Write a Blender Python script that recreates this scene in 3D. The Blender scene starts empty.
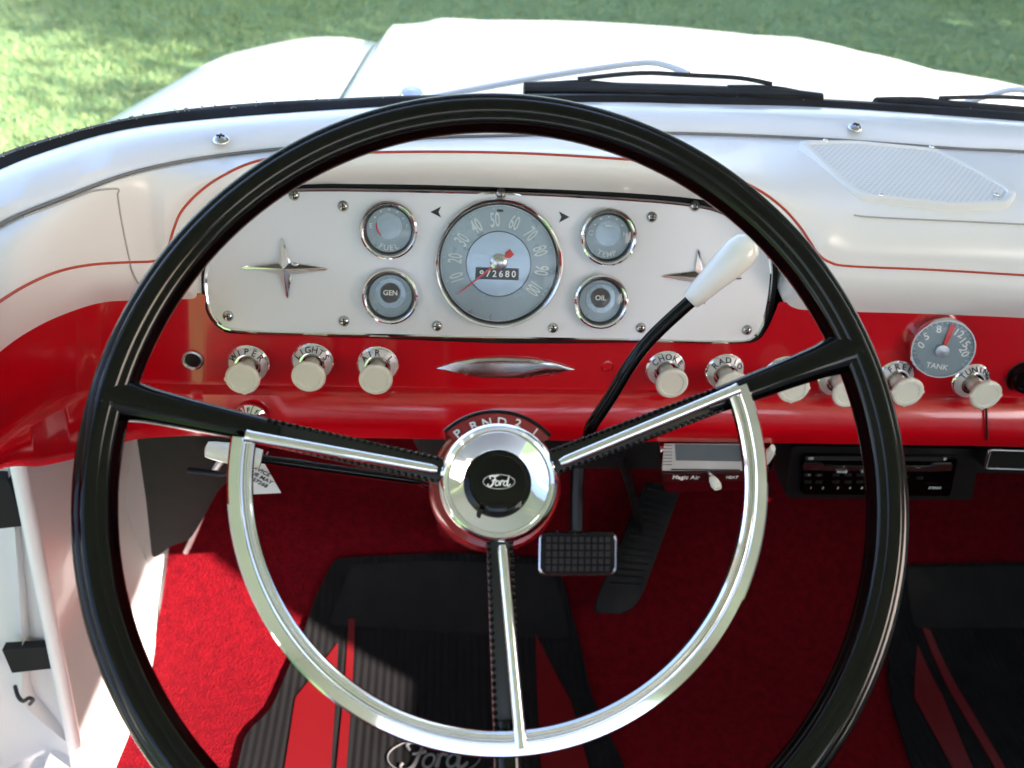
import bpy, bmesh, math, random
import numpy as np
from mathutils import Vector, Matrix
from mathutils.geometry import interpolate_bezier
random.seed(7); np.random.seed(7)
PI = math.pi
sc = bpy.context.scene
col = sc.collection
V = Vector

# ------------------------------------------------------------------ camera
F_PX = 880.0
PITCH, YAW, ROLL = math.radians(35), math.radians(6), math.radians(4.6)
CAM = V((0, 0, 1.62))
Fw = V((math.sin(YAW)*math.cos(PITCH), math.cos(YAW)*math.cos(PITCH), -math.sin(PITCH)))
Rt0 = V((math.cos(YAW), -math.sin(YAW), 0))
Up0 = Rt0.cross(Fw)
Rt = Rt0*math.cos(ROLL) + Up0*math.sin(ROLL)
Up = Up0*math.cos(ROLL) - Rt0*math.sin(ROLL)
cd = bpy.data.cameras.new('camera'); cam = bpy.data.objects.new('camera', cd); col.objects.link(cam)
M = Matrix((( Rt.x, Up.x, -Fw.x, CAM.x), (Rt.y, Up.y, -Fw.y, CAM.y), (Rt.z, Up.z, -Fw.z, CAM.z), (0, 0, 0, 1)))
cam.matrix_world = M
cd.sensor_width = 36; cd.lens = 36*F_PX/1024; cd.clip_start = 0.02; cd.clip_end = 2000
cd.dof.use_dof = True; cd.dof.focus_distance = 0.60; cd.dof.aperture_fstop = 9
sc.camera = cam

def ray(px, py): return Rt*((px-512)/F_PX) + Up*((384-py)/F_PX) + Fw
def U(px, py, Y=None, Z=None, X=None):           # measure: photo pixel -> point on a real plane of the cab
    d = ray(px, py)
    if Y is not None: k = (Y-CAM.y)/d.y
    elif Z is not None: k = Z/d.z                # Z relative to the eye
    else: k = (X-CAM.x)/d.x
    return CAM + d*k
def UP(px, py, p0, n):
    d = ray(px, py); return CAM + d*((p0-CAM).dot(n)/d.dot(n))
def pix(p):
    q = p-CAM; k = q.dot(Fw); return (512+F_PX*q.dot(Rt)/k, 384-F_PX*q.dot(Up)/k)

# ------------------------------------------------------------------ materials
MAT = {}
def mat(name, base, rough=.5, metal=0, coat=0, bump=None, noise=None, spec=.5, sheen=0, coatr=.05):
    m = bpy.data.materials.new(name); m.use_nodes = True; nt = m.node_tree; b = nt.nodes['Principled BSDF']
    b.inputs['Base Color'].default_value = (*base, 1); b.inputs['Roughness'].default_value = rough
    b.inputs['Metallic'].default_value = metal; b.inputs['Coat Weight'].default_value = coat
    b.inputs['Coat Roughness'].default_value = coatr
    b.inputs['Specular IOR Level'].default_value = spec; b.inputs['Sheen Weight'].default_value = sheen
    tc = nt.nodes.new('ShaderNodeTexCoord')
    if noise:        # (scale, amount): uneven colour and gloss
        n = nt.nodes.new('ShaderNodeTexNoise'); n.inputs['Scale'].default_value = noise[0]; n.inputs['Detail'].default_value = 6
        nt.links.new(tc.outputs['Object'], n.inputs['Vector'])
        r = nt.nodes.new('ShaderNodeMapRange'); r.inputs['From Min'].default_value = .15; r.inputs['From Max'].default_value = .85
        r.inputs['To Min'].default_value = 1-noise[1]; r.inputs['To Max'].default_value = 1+noise[1]*.4
        nt.links.new(n.outputs['Fac'], r.inputs['Value'])
        mx = nt.nodes.new('ShaderNodeVectorMath'); mx.operation = 'SCALE'; mx.inputs[0].default_value = base
        nt.links.new(r.outputs['Result'], mx.inputs['Scale']); nt.links.new(mx.outputs['Vector'], b.inputs['Base Color'])
        r2 = nt.nodes.new('ShaderNodeMapRange'); r2.inputs['From Min'].default_value = .3; r2.inputs['From Max'].default_value = .7
        r2.inputs['To Min'].default_value = rough*.8; r2.inputs['To Max'].default_value = min(1, rough*1.3)
        nt.links.new(n.outputs['Fac'], r2.inputs['Value']); nt.links.new(r2.outputs['Result'], b.inputs['Roughness'])
    if bump:         # (scale, strength, distance)
        n = nt.nodes.new('ShaderNodeTexNoise'); n.inputs['Scale'].default_value = bump[0]; n.inputs['Detail'].default_value = 4
        nt.links.new(tc.outputs['Object'], n.inputs['Vector'])
        bp = nt.nodes.new('ShaderNodeBump'); bp.inputs['Strength'].default_value = bump[1]; bp.inputs['Distance'].default_value = bump[2]
        nt.links.new(n.outputs['Fac'], bp.inputs['Height']); nt.links.new(bp.outputs['Normal'], b.inputs['Normal'])
    MAT[name] = m; return m
mat('white_paint', (.83,.83,.82), .22, coat=.5, bump=(14,.08,.002))
mat('cab_paint', (.75,.73,.72), .35, coat=.3, noise=(5,.06), bump=(20,.15,.002))
mat('vinyl', (.84,.83,.815), .30, coat=.15, bump=(60,.05,.0008))
mat('grille', (.80,.80,.79), .35)
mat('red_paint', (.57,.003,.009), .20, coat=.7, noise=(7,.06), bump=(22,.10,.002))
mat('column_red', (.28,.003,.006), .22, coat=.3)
mat('dark_red', (.05,.002,.003), .4)
mat('piping', (.50,.06,.03), .5)
mat('seam_dark', (.20,.19,.18), .8)
mat('seam', (.45,.43,.40), .8)
mat('chrome', (.86,.86,.87), .05, metal=1, noise=(60,.04))
mat('satin', (.62,.62,.63), .22, metal=1, noise=(80,.06))
mat('screw', (.5,.5,.5), .18, metal=1)
mat('plate', (.70,.69,.70), .34, metal=.25, noise=(8,.02))
mat('black_gloss', (.0012,.0012,.0013), .08, spec=.28, noise=(30,.3))
mat('black_plastic', (.005,.005,.0055), .4, bump=(300,.1,.0004))
mat('rubber', (.006,.006,.0065), .6, spec=.3, noise=(25,.2), bump=(260,.2,.0006))
mat('dark_duct', (.003,.003,.003), .45, spec=.2, bump=(40,.3,.002))
mat('tread', (.035,.030,.030), .6)
mat('debris', (.34,.31,.26), .9)
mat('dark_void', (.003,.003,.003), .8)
mat('dial', (.27,.33,.36), .30, metal=.35, noise=(60,.08))
mat('dial_silver', (.28,.33,.36), .25, metal=.7)
mat('numeral', (.66,.72,.74), .5)
mat('logo_grey', (.16,.16,.16), .6)
mat('lamp_shadow_dark', (.05,.045,.045), .4)
mat('needle', (.70,.02,.015), .35)
mat('white_ink', (.85,.85,.83), .5)
mat('black_ink', (.015,.015,.017), .5)
mat('ivory', (.76,.74,.64), .30, coat=.3, noise=(30,.06))
mat('white_plastic', (.86,.86,.80), .22, coat=.4, noise=(40,.04))
mat('paper', (.78,.78,.78), .7)
mat('glass_grey', (.18,.22,.25), .15, metal=.3)
mat('mat_black', (.004,.004,.0045), .75, spec=.25, noise=(18,.2), bump=(200,.15,.0006))
mat('mat_red', (.13,.002,.004), .45, bump=(200,.2,.0006))
mat('bark', (.12,.085,.06), .9, bump=(20,.8,.02))

def wave_bump(name, scale, strength, dist, direction='X', rot=0, two=False):
    m = MAT[name]; nt = m.node_tree; b = nt.nodes['Principled BSDF']
    tc = nt.nodes.new('ShaderNodeTexCoord'); mp = nt.nodes.new('ShaderNodeMapping'); mp.inputs['Rotation'].default_value = (0,0,rot)
    nt.links.new(tc.outputs['Object'], mp.inputs['Vector'])
    outs = []
    for d in ([direction] if not two else ['X','Y']):
        w = nt.nodes.new('ShaderNodeTexWave'); w.bands_direction = d; w.inputs['Scale'].default_value = scale
        nt.links.new(mp.outputs['Vector'], w.inputs['Vector']); outs.append(w.outputs['Fac'])
    o = outs[0]
    if two:
        mm = nt.nodes.new('ShaderNodeMath'); mm.operation = 'MULTIPLY'; nt.links.new(outs[0], mm.inputs[0]); nt.links.new(outs[1], mm.inputs[1]); o = mm.outputs[0]
    bp = nt.nodes.new('ShaderNodeBump'); bp.inputs['Strength'].default_value = strength; bp.inputs['Distance'].default_value = dist
    nt.links.new(o, bp.inputs['Height']); nt.links.new(bp.outputs['Normal'], b.inputs['Normal'])
    return o
o_ = wave_bump('grille', 84, .7, .0008, two=True, rot=.72)
nt = MAT['grille'].node_tree; cr = nt.nodes.new('ShaderNodeMapRange'); cr.inputs['To Min'].default_value = 1; cr.inputs['To Max'].default_value = .70
cr.inputs['From Min'].default_value = .45; cr.inputs['From Max'].default_value = .9
vm = nt.nodes.new('ShaderNodeVectorMath'); vm.operation = 'SCALE'; vm.inputs[0].default_value = (.8,.8,.79)
nt.links.new(o_, cr.inputs['Value']); nt.links.new(cr.outputs[0], vm.inputs['Scale']); nt.links.new(vm.outputs[0], nt.nodes['Principled BSDF'].inputs['Base Color'])

def carpet_mat():
    m = bpy.data.materials.new('carpet'); m.use_nodes = True; nt = m.node_tree; b = nt.nodes['Principled BSDF']
    tc = nt.nodes.new('ShaderNodeTexCoord')
    n1 = nt.nodes.new('ShaderNodeTexNoise'); n1.inputs['Scale'].default_value = 420; n1.inputs['Detail'].default_value = 3
    n2 = nt.nodes.new('ShaderNodeTexNoise'); n2.inputs['Scale'].default_value = 90; n2.inputs['Detail'].default_value = 5
    for n in (n1, n2): nt.links.new(tc.outputs['Object'], n.inputs['Vector'])
    ad = nt.nodes.new('ShaderNodeMath'); ad.operation = 'ADD'; nt.links.new(n1.outputs['Fac'], ad.inputs[0]); nt.links.new(n2.outputs['Fac'], ad.inputs[1])
    r = nt.nodes.new('ShaderNodeValToRGB'); r.color_ramp.elements[0].position = .35; r.color_ramp.elements[0].color = (.12,.0018,.006,1)
    r.color_ramp.elements[1].position = .65; r.color_ramp.elements[1].color = (.24,.004,.010,1)
    hf = nt.nodes.new('ShaderNodeMath'); hf.operation = 'MULTIPLY'; hf.inputs[1].default_value = .5
    nt.links.new(ad.outputs[0], hf.inputs[0]); nt.links.new(hf.outputs[0], r.inputs['Fac']); nt.links.new(r.outputs[0], b.inputs['Base Color'])
    b.inputs['Roughness'].default_value = .95; b.inputs['Specular IOR Level'].default_value = .1
    bp = nt.nodes.new('ShaderNodeBump'); bp.inputs['Strength'].default_value = 1; bp.inputs['Distance'].default_value = .006
    nt.links.new(n1.outputs['Fac'], bp.inputs['Height']); nt.links.new(bp.outputs['Normal'], b.inputs['Normal'])
    MAT['carpet'] = m
carpet_mat()

def clear_mat(name, tint, ior=1.45, rough=0.0):
    m = bpy.data.materials.new(name); m.use_nodes = True; nt = m.node_tree; nt.nodes.clear()
    out = nt.nodes.new('ShaderNodeOutputMaterial'); mix = nt.nodes.new('ShaderNodeMixShader')
    tr = nt.nodes.new('ShaderNodeBsdfTransparent'); tr.inputs['Color'].default_value = (*tint, 1)
    gl = nt.nodes.new('ShaderNodeBsdfGlossy'); gl.inputs['Roughness'].default_value = rough
    lw = nt.nodes.new('ShaderNodeLayerWeight'); pw = nt.nodes.new('ShaderNodeMath'); pw.operation = 'POWER'; pw.inputs[1].default_value = 5   # Schlick
    f0 = 1.0*((ior-1)/(ior+1))**2; ma = nt.nodes.new('ShaderNodeMath'); ma.operation = 'MULTIPLY_ADD'; ma.inputs[1].default_value = .8; ma.inputs[2].default_value = f0
    nt.links.new(lw.outputs['Facing'], pw.inputs[0]); nt.links.new(pw.outputs[0], ma.inputs[0])
    nt.links.new(ma.outputs[0], mix.inputs[0]); nt.links.new(tr.outputs[0], mix.inputs[1]); nt.links.new(gl.outputs[0], mix.inputs[2])
    nt.links.new(mix.outputs[0], out.inputs['Surface']); MAT[name] = m
clear_mat('windshield_glass', (.97,.99,.97), 1.5)
clear_mat('lens', (.96,.97,.97), 1.35)

def ramp_mat(name, scale, c0, c1, rough=.9, detail=8, big=None, transl=False):
    m = bpy.data.materials.new(name); m.use_nodes = True; nt = m.node_tree; b = nt.nodes['Principled BSDF']
    tc = nt.nodes.new('ShaderNodeTexCoord'); n = nt.nodes.new('ShaderNodeTexNoise'); n.inputs['Scale'].default_value = scale; n.inputs['Detail'].default_value = detail
    nt.links.new(tc.outputs['Object'], n.inputs['Vector'])
    r = nt.nodes.new('ShaderNodeValToRGB'); r.color_ramp.elements[0].position = .35; r.color_ramp.elements[0].color = (*c0,1)
    r.color_ramp.elements[1].position = .68; r.color_ramp.elements[1].color = (*c1,1)
    nt.links.new(n.outputs['Fac'], r.inputs['Fac']); nt.links.new(r.outputs[0], b.inputs['Base Color'])
    b.inputs['Roughness'].default_value = rough; b.inputs['Specular IOR Level'].default_value = .2
    if transl: b.inputs['Transmission Weight'].default_value = 0
    MAT[name] = m
ramp_mat('soil', 2.0, (.10,.20,.08), (.14,.26,.10))
ramp_mat('grass_blade', 1.3, (.15,.23,.10), (.20,.29,.12), .7)
ramp_mat('leaf', 3, (.04,.08,.02), (.08,.14,.03), .6)

# ------------------------------------------------------------------ object helpers
WORG = {}
def tag(o, label=None, cat=None, group=None, kind=None):
    if label: o['label'] = label
    if cat: o['category'] = cat
    if group: o['group'] = group
    if kind: o['kind'] = kind
    return o
def empty(name, loc, label=None, cat=None, group=None, kind=None):
    o = bpy.data.objects.new(name, None); col.objects.link(o); o.location = loc; o.empty_display_size = .02
    WORG[o.name] = V(loc); return tag(o, label, cat, group, kind)
def obj(name, bm, m, parent=None, sharp=35, recalc=True):
    if recalc: bmesh.ops.recalc_face_normals(bm, faces=bm.faces)
    s = math.radians(sharp)
    for f in bm.faces: f.smooth = True
    for e in bm.edges:
        if len(e.link_faces) == 2:
            try: e.smooth = e.calc_face_angle() < s
            except ValueError: pass
    co = [v.co for v in bm.verts]
    lo = V((min(c.x for c in co), min(c.y for c in co), min(c.z for c in co))); hi = V((max(c.x for c in co), max(c.y for c in co), max(c.z for c in co)))
    org = V(((lo.x+hi.x)/2, (lo.y+hi.y)/2, lo.z))
    for v in bm.verts: v.co = v.co - org
    me = bpy.data.meshes.new(name); bm.to_mesh(me); bm.free()
    me.materials.append(MAT[m] if isinstance(m, str) else m)
    o = bpy.data.objects.new(name, me); col.objects.link(o)
    WORG[o.name] = org
    if parent: o.parent = parent; o.location = org - WORG[parent.name]
    else: o.location = org
    return o
def dup(o, delta, parent):
    c = o.copy(); col.objects.link(c); c.parent = parent; c.location = o.location + delta; WORG[c.name] = WORG[o.name]+delta
    return c
def BM(): return bmesh.new()
def frame(n, hint=V((0,0,1))):
    n = n.normalized(); u = hint.cross(n)
    if u.length < 1e-4: u = V((1,0,0)).cross(n)
    u.normalize(); return u, n.cross(u), n        # u right, v up, n towards viewer
def loft(bm, rows, close=False, closerows=False):
    R = [[bm.verts.new(p) for p in r] for r in rows]; n = len(rows[0])
    rr = range(len(R)) if closerows else range(len(R)-1)
    for i in rr:
        a, b = R[i], R[(i+1) % len(R)]
        for j in (range(n) if close else range(n-1)):
            k = (j+1) % n
            try: bm.faces.new((a[j], a[k], b[k], b[j]))
            except ValueError: pass
    return R
def cap(bm, vs):
    try: bm.faces.new(vs)
    except ValueError: pass
def lathe(bm, c, fr, prof, seg=48, sx=1, sy=1):
    u, v, n = fr; rows = []
    for r, h in prof:
        r = max(r, 1e-5)
        rows.append([c + u*(r*sx*math.cos(2*PI*k/seg)) + v*(r*sy*math.sin(2*PI*k/seg)) + n*h for k in range(seg)])
    R = loft(bm, rows, close=True)
    if prof[0][0] > 1e-4 and False: cap(bm, R[0])
    return R
def disc(bm, c, fr, r, h=0, seg=48, sx=1, sy=1, t=.0004):
    R = lathe(bm, c, fr, [(r,h-t),(r,h)], seg, sx, sy); cap(bm, R[1]); cap(bm, R[0])
def tube(bm, pts, rad, seg=12, caps=True, flat=1.0, hint=None):
    pts = [V(p) for p in pts]
    if not hasattr(rad, '__len__'): rad = [rad]*len(pts)
    t0 = (pts[1]-pts[0]).normalized(); h = hint or (V((0,0,1)) if abs(t0.z) < .9 else V((1,0,0)))
    u = h.cross(t0).normalized(); rows = []
    for i, p in enumerate(pts):
        t = (pts[min(i+1,len(pts)-1)]-pts[max(i-1,0)]).normalized()
        u = (u - t*u.dot(t)).normalized(); w = t.cross(u)
        rows.append([p + u*(rad[i]*math.cos(2*PI*k/seg)) + w*(rad[i]*flat*math.sin(2*PI*k/seg)) for k in range(seg)])
    R = loft(bm, rows, close=True)
    if caps: cap(bm, R[0][::-1]); cap(bm, R[-1])
    return R
def closed_tube(bm, pts, rad, seg=8):
    n = len(pts); rows = []
    c = sum(pts, V())/n; nn = V()
    for i in range(n): nn += (pts[i]-c).cross(pts[(i+1)%n]-c)
    nn.normalize()
    for i, p in enumerate(pts):
        t = (pts[(i+1)%n]-pts[i-1]).normalized(); u = nn; w = t.cross(u)
        rows.append([p + u*(rad*math.cos(2*PI*k/seg)) + w*(rad*math.sin(2*PI*k/seg)) for k in range(seg)])
    loft(bm, rows, close=True, closerows=True)
def smooth_path(pts, n=8):
    pts = [V(p) for p in pts]; out = []
    for i in range(len(pts)-1):
        p0 = pts[max(i-1,0)]; p1 = pts[i]; p2 = pts[i+1]; p3 = pts[min(i+2,len(pts)-1)]
        for k in range(n):
            t = k/n; out.append(.5*((2*p1)+(p2-p0)*t+(2*p0-5*p1+4*p2-p3)*t*t+(3*p1-p0-3*p2+p3)*t**3))
    out.append(pts[-1]); return out
def box(bm, c, dims, ax=None, bev=0, seg=2):
    ax = ax or (V((1,0,0)), V((0,1,0)), V((0,0,1)))
    r = bmesh.ops.create_cube(bm, size=1.0)
    vs = r['verts']
    if bev:
        for v in vs: v.co = V((v.co.x*dims[0], v.co.y*dims[1], v.co.z*dims[2]))
        es = list({e for v in vs for e in v.link_edges})
        rb = bmesh.ops.bevel(bm, geom=es, offset=bev, segments=seg, affect='EDGES', profile=.5)
        vs = list({v for f in rb['faces'] for v in f.verts} | {v for v in vs if v.is_valid})
        for v in vs: v.co = c + ax[0]*v.co.x + ax[1]*v.co.y + ax[2]*v.co.z
    else:
        for v in vs: v.co = c + ax[0]*(v.co.x*dims[0]) + ax[1]*(v.co.y*dims[1]) + ax[2]*(v.co.z*dims[2])
def prism(bm, pts, vec, bev=0):
    a = [bm.verts.new(p) for p in pts]; b = [bm.verts.new(V(p)+vec) for p in pts]
    f0 = bm.faces.new(a); f1 = bm.faces.new(b[::-1]); n = len(pts)
    for i in range(n): bm.faces.new((a[i], b[i], b[(i+1)%n], a[(i+1)%n]))
    if bev: bmesh.ops.bevel(bm, geom=list(f1.edges), offset=bev, segments=3, affect='EDGES', profile=.5)
def rounded(pts, r, n=5):
    """round the corners of a closed 3d polygon"""
    out = []; N = len(pts)
    for i in range(N):
        p = V(pts[i]); a = V(pts[i-1])-p; b = V(pts[(i+1)%N])-p
        ra = min(r, a.length*.45); rb = min(r, b.length*.45); A = p+a.normalized()*ra; B = p+b.normalized()*rb
        for k in range(n+1):
            t = k/n; out.append(A*(1-t)**2+p*2*t*(1-t)+B*t*t)
    return out
def text(bm, s, c, right, up, size, th=.0003, sx=1.0, align='CENTER', rot=0):
    cu = bpy.data.curves.new('t', 'FONT'); cu.body = s; cu.align_x = align; cu.align_y = 'CENTER'; cu.size = size; cu.extrude = th/2
    cu.resolution_u = 3; cu.offset = size*.012
    o = bpy.data.objects.new('t', cu); col.objects.link(o)
    dg = bpy.context.evaluated_depsgraph_get(); me = o.evaluated_get(dg).to_mesh()
    n = right.cross(up)
    if rot: right, up = right*math.cos(rot)+up*math.sin(rot), up*math.cos(rot)-right*math.sin(rot)
    base = len(bm.verts); vs = [bm.verts.new(c + right*(v.co.x*sx) + up*v.co.y + n*v.co.z) for v in me.vertices]
    for p in me.polygons:
        try: bm.faces.new([vs[i] for i in p.vertices])
        except ValueError: pass
    o.evaluated_get(dg).to_mesh_clear(); bpy.data.objects.remove(o); bpy.data.curves.remove(cu)
def script_ford(bm, c, right, up, s, w, oval=True, h=.0004):
    n = right.cross(up)
    P = lambda pts: [c + right*(x*s) + up*(y*s) + n*h for x, y in pts]
    sl = lambda cx, cy, rx, ry: [(cx+rx*math.cos(a)+.25*ry*math.sin(a), cy+ry*math.sin(a)) for a in [2*PI*k/20 for k in range(21)]]
    st = [[(-.66,.22),(-.74,.36),(-.62,.48),(-.35,.44),(-.02,.54)], [(-.28,.46),(-.40,.10),(-.56,-.26),(-.76,-.38),(-.90,-.28),(-.84,-.16)],
          [(-.58,.10),(-.40,.12),(-.22,.18)], [(.10,.10),(.13,-.02),(.07,-.28)], [(.10,-.10),(.2,.08),(.30,.10),(.34,.03)],
          [(.80,.50),(.70,.10),(.64,-.22),(.74,-.30),(.90,-.16)]]
    for q in st: tube(bm, smooth_path(P(q),5), [w*s*(.6+.6*abs(math.sin(i*.15))) for i in range(len(q)*5-4)], 6)
    for q in (sl(-.14,-.10,.15,.19), sl(.50,-.10,.14,.19)): tube(bm, P(q), w*s*.8, 6)
    if oval: closed_tube(bm, P([(1.25*math.cos(2*PI*k/48), .02+.56*math.sin(2*PI*k/48)) for k in range(48)]), w*s*.35, 6)

# ================================================================== OUTSIDE
EYE = CAM.z
bm = BM()
bmesh.ops.create_grid(bm, x_segments=60, y_segments=60, size=150)
for v in bm.verts: v.co = V((v.co.x*1.0, v.co.y+20, 0 if abs(v.co.x) < 20 else .0))
tag(obj('ground', bm, 'soil'), 'green lawn stretching away in front of the truck', None, kind='structure')
# grass blades where the lawn shows close up
def grass():
    N = 220000
    d = 3.0 + 9.5*np.random.rand(N)**1.15
    ang = np.radians(np.random.uniform(-42, 50, N))
    x = d*np.sin(ang); y = d*np.cos(ang)
    h = np.random.uniform(.015,.04,N); a = np.random.uniform(0,2*PI,N); w = np.random.uniform(.0025,.005,N)*(.7+d*.12)
    lx = np.random.normal(0,.022,N); ly = np.random.normal(0,.022,N)
    v = np.zeros((N,3,3)); v[:,0] = np.c_[x-w*np.cos(a), y-w*np.sin(a), np.zeros(N)]; v[:,1] = np.c_[x+w*np.cos(a), y+w*np.sin(a), np.zeros(N)]
    v[:,2] = np.c_[x+lx, y+ly, h]
    me = bpy.data.meshes.new('lawn_grass'); me.vertices.add(N*3); me.vertices.foreach_set('co', v.ravel())
    me.loops.add(N*3); me.loops.foreach_set('vertex_index', np.arange(N*3)); me.polygons.add(N)
    me.polygons.foreach_set('loop_start', np.arange(N)*3); me.update(); me.validate(); me.materials.append(MAT['grass_blade'])
    o = bpy.data.objects.new('lawn_grass', me); col.objects.link(o)
    tag(o, 'short mown grass blades in dappled tree shade', 'grass', kind='stuff')
grass()
# shade trees that stand ahead of the frame and throw the dapples
SUN_EL, SUN_AZ = math.radians(30), math.radians(-120.5)     # azimuth measured from +Y towards -X
to_sun = V((-math.sin(SUN_AZ)*math.cos(SUN_EL), math.cos(SUN_AZ)*math.cos(SUN_EL), math.sin(SUN_EL)))
def tree(x, y, h, R, label, seed, gap=.36):
    rnd = np.random.RandomState(seed)
    root = empty('shade_tree', (x, y, 0), label, 'tree', 'trees shading the lawn ahead')
    b = BM(); tube(b, [(x,y,0),(x+.05,y,.5),(x-.05,y+.1,h*.35),(x+.1,y,h*.7),(x,y,h)], [.34,.26,.2,.13,.04], 12)
    for k in range(9):
        a = k*2.4; z0 = h*(.3+.05*k); p0 = V((x,y,z0)); p1 = V((x+math.cos(a)*R*.75, y+math.sin(a)*R*.75, z0+h*.22))
        tube(b, [p0, p0.lerp(p1,.5)+V((0,0,.2)), p1], [.11,.07,.02], 7)
    obj('trunk', b, 'bark', root)
    NC = 125; cc = []
    while len(cc) < NC:
        p = rnd.uniform(-1,1,3)
        if np.linalg.norm(p) < 1 : cc.append(p)
    cc = np.array(cc)*[R,R,h*.30]+[x,y,h*.72]
    n = 240; idx = np.repeat(np.arange(NC), n); N = len(idx)
    c = cc[idx] + rnd.normal(0,1,(N,3))*gap*rnd.uniform(.7,1.2,NC)[idx][:,None]
    s = rnd.uniform(.05,.10,N)[:,None]
    a = rnd.normal(0,1,(N,3)); a /= np.linalg.norm(a,axis=1)[:,None]; b2 = np.cross(a, rnd.normal(0,1,(N,3))); b2 /= np.linalg.norm(b2,axis=1)[:,None]
    v = np.stack([c-a*s, c+b2*s*.5, c+a*s, c-b2*s*.5],1)
    me = bpy.data.meshes.new('crown'); v -= np.array([x,y,0]); me.vertices.add(N*4); me.vertices.foreach_set('co', v.ravel())
    me.loops.add(N*4); me.loops.foreach_set('vertex_index', np.arange(N*4)); me.polygons.add(N); me.polygons.foreach_set('loop_start', np.arange(N)*4)
    me.update(); me.validate(); me.materials.append(MAT['leaf'])
    o = bpy.data.objects.new('crown', me); col.objects.link(o); o.parent = root; WORG[o.name] = V((x,y,0))
tree(8.6, 2.6, 8.4, 3.6, 'leafy tree nearest the truck on the passenger side', 1)
tree(14.2, 4.6, 9.2, 4.2, 'tallest leafy tree farthest out on the passenger side', 2)
tree(6.0, 6.8, 7.6, 3.2, 'smallest leafy tree ahead on the passenger side', 3)

# ================================================================== TRUCK BODY
XC = 0.38                                    # centre line of the cab
truck = empty('pickup_truck', (XC, .9, 0), 'white painted body of a vintage pickup, long blown-out white hood ahead of the windshield', 'pickup truck')
def sheet(fn, xs, ys):
    b = BM(); loft(b, [[V((x, y, EYE+fn(x,y))) for x in xs] for y in ys])
    r = bmesh.ops.extrude_face_region(b, geom=list(b.faces))
    for v in r['geom']:
        if isinstance(v, bmesh.types.BMVert): v.co.z -= .012
    return b
def sm(a, b, x): t = min(max((x-a)/(b-a),0),1); return t*t*(3-2*t)
HW = .51
def hoodf(x, y):
    q = abs(x-XC); ny = 2.12-.14*(q/.5)**2
    return -.304-.135*(y-.9) + .014*(1-(q/HW)**2) + .009*(1-sm(.38,.44,q)) - .006*(1-sm(.28,.39,q)) - .11*sm(ny-.10,ny+.08,y) - .010*sm(ny-.35,ny,y) - .03*sm(HW-.03,HW,q)
YS = list(np.linspace(.90,1.7,10))+list(np.linspace(1.74,2.26,22))
obj('hood', sheet(hoodf, [XC+t for t in np.linspace(-HW,HW,72)], YS), 'white_paint', truck)
for sgn in (-1,1):
    def ff(x, y):
        q = abs(x-XC)-HW; ny = 2.02-.22*min(1.3,q/.25)**2
        return -.334-.134*(y-.9) + .012*math.sin(min(q/.22,1)*PI) - .30*max(0,(q-.22)/.15)**2 - .16*sm(ny-.14,ny+.10,y) - .02*sm(ny-.4,ny,y)
    xs = [XC+sgn*(HW+.004+t) for t in list(np.linspace(0,.21,10))+list(np.linspace(.225,.38,14))]
    obj('fender', sheet(ff, xs, YS), 'white_paint', truck)
obj('cowl', sheet(lambda x,y: -.268-.030*sm(.80,.9,y) - .35*max(0,(abs(x-XC)-.56))*(1+max(0,(abs(x-XC)-.62))*20), [XC+t for t in np.linspace(-.82,.82,60)], np.linspace(.805,.897,8)), 'white_paint', truck)

# windshield base curve in the cab: measured along the glass
_ST = {}
def interp(tab, x):
    if id(tab) not in _ST:
        q = smooth_path([V((t[0],t[1],0)) for t in tab], 12); _ST[id(tab)] = ([p.x for p in q],[p.y for p in q], tab)
    return float(np.interp(x, _ST[id(tab)][0], _ST[id(tab)][1]))
Gpx = [(-120,262),(-60,212),(0,176),(65,151),(130,134),(220,123.5),(340,114.5),(430,110),(600,107),(700,109),(824,112),(1024,126),(1200,142),(1400,165)]
GO = [(-120,246),(-60,197),(0,163),(56,145),(143,123.5),(232,111),(340,105),(430,102),(600,101),(700,103),(824,106),(1024,119),(1200,133),(1400,155)]
Tpx = [(-120,330),(-60,272),(0,227),(65,199),(137,173),(220,157),(340,145),(430,139),(500,137),(640,134),(800,139),(960,150),(1024,153),(1200,168),(1400,190)]
xsamp = list(np.linspace(-120,1120,90))
ZG = -.250
def curve(tab, z): return [U(x, interp(tab,x), Z=z) for x in xsamp]
G = curve(Gpx, ZG); GOu = curve(GO, ZG-.001); T = curve(Tpx, -.252)
mi = [i for i in range(len(G)-1,-1,-1) if 2*XC-G[i].x > G[-1].x+.06 and 2*XC-T[i].x > T[-1].x+.03]
mirr = lambda p: V((2*XC-p.x, p.y, p.z))
G, GOu, T = (C+[mirr(C[i]) for i in mi] for C in (G, GOu, T))
b = BM()
rows = [[p+V((0,-.0,-.012)) for p in T], [p+V((0,0,.0)) for p in T], [t.lerp(g,.12)+V((0,0,.007)) for t,g in zip(T,G)], [t.lerp(g,.5)+V((0,0,.010)) for t,g in zip(T,G)], [t.lerp(g,.93)+V((0,0,.006)) for t,g in zip(T,G)], [g+V((0,0,.0)) for g in G], [g+V((0,0,-.02)) for g in G]]
loft(b, rows); ws = obj('windshield_sill', b, 'white_paint', truck)
b = BM()
loft(b, [[g+V((0,0,-.01)) for g in G], [g+V((0,0,.004)) for g in G], [g.lerp(o,.3)+V((0,0,.009)) for g,o in zip(G,GOu)], [g.lerp(o,.6)+V((0,0,.009)) for g,o in zip(G,GOu)], [o+V((0,0,.005)) for o in GOu], [o+V((0,.0,-.02)) for o in GOu]])
obj('windshield_gasket', b, 'rubber', truck)
b = BM(); rnd = random.Random(3)
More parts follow.
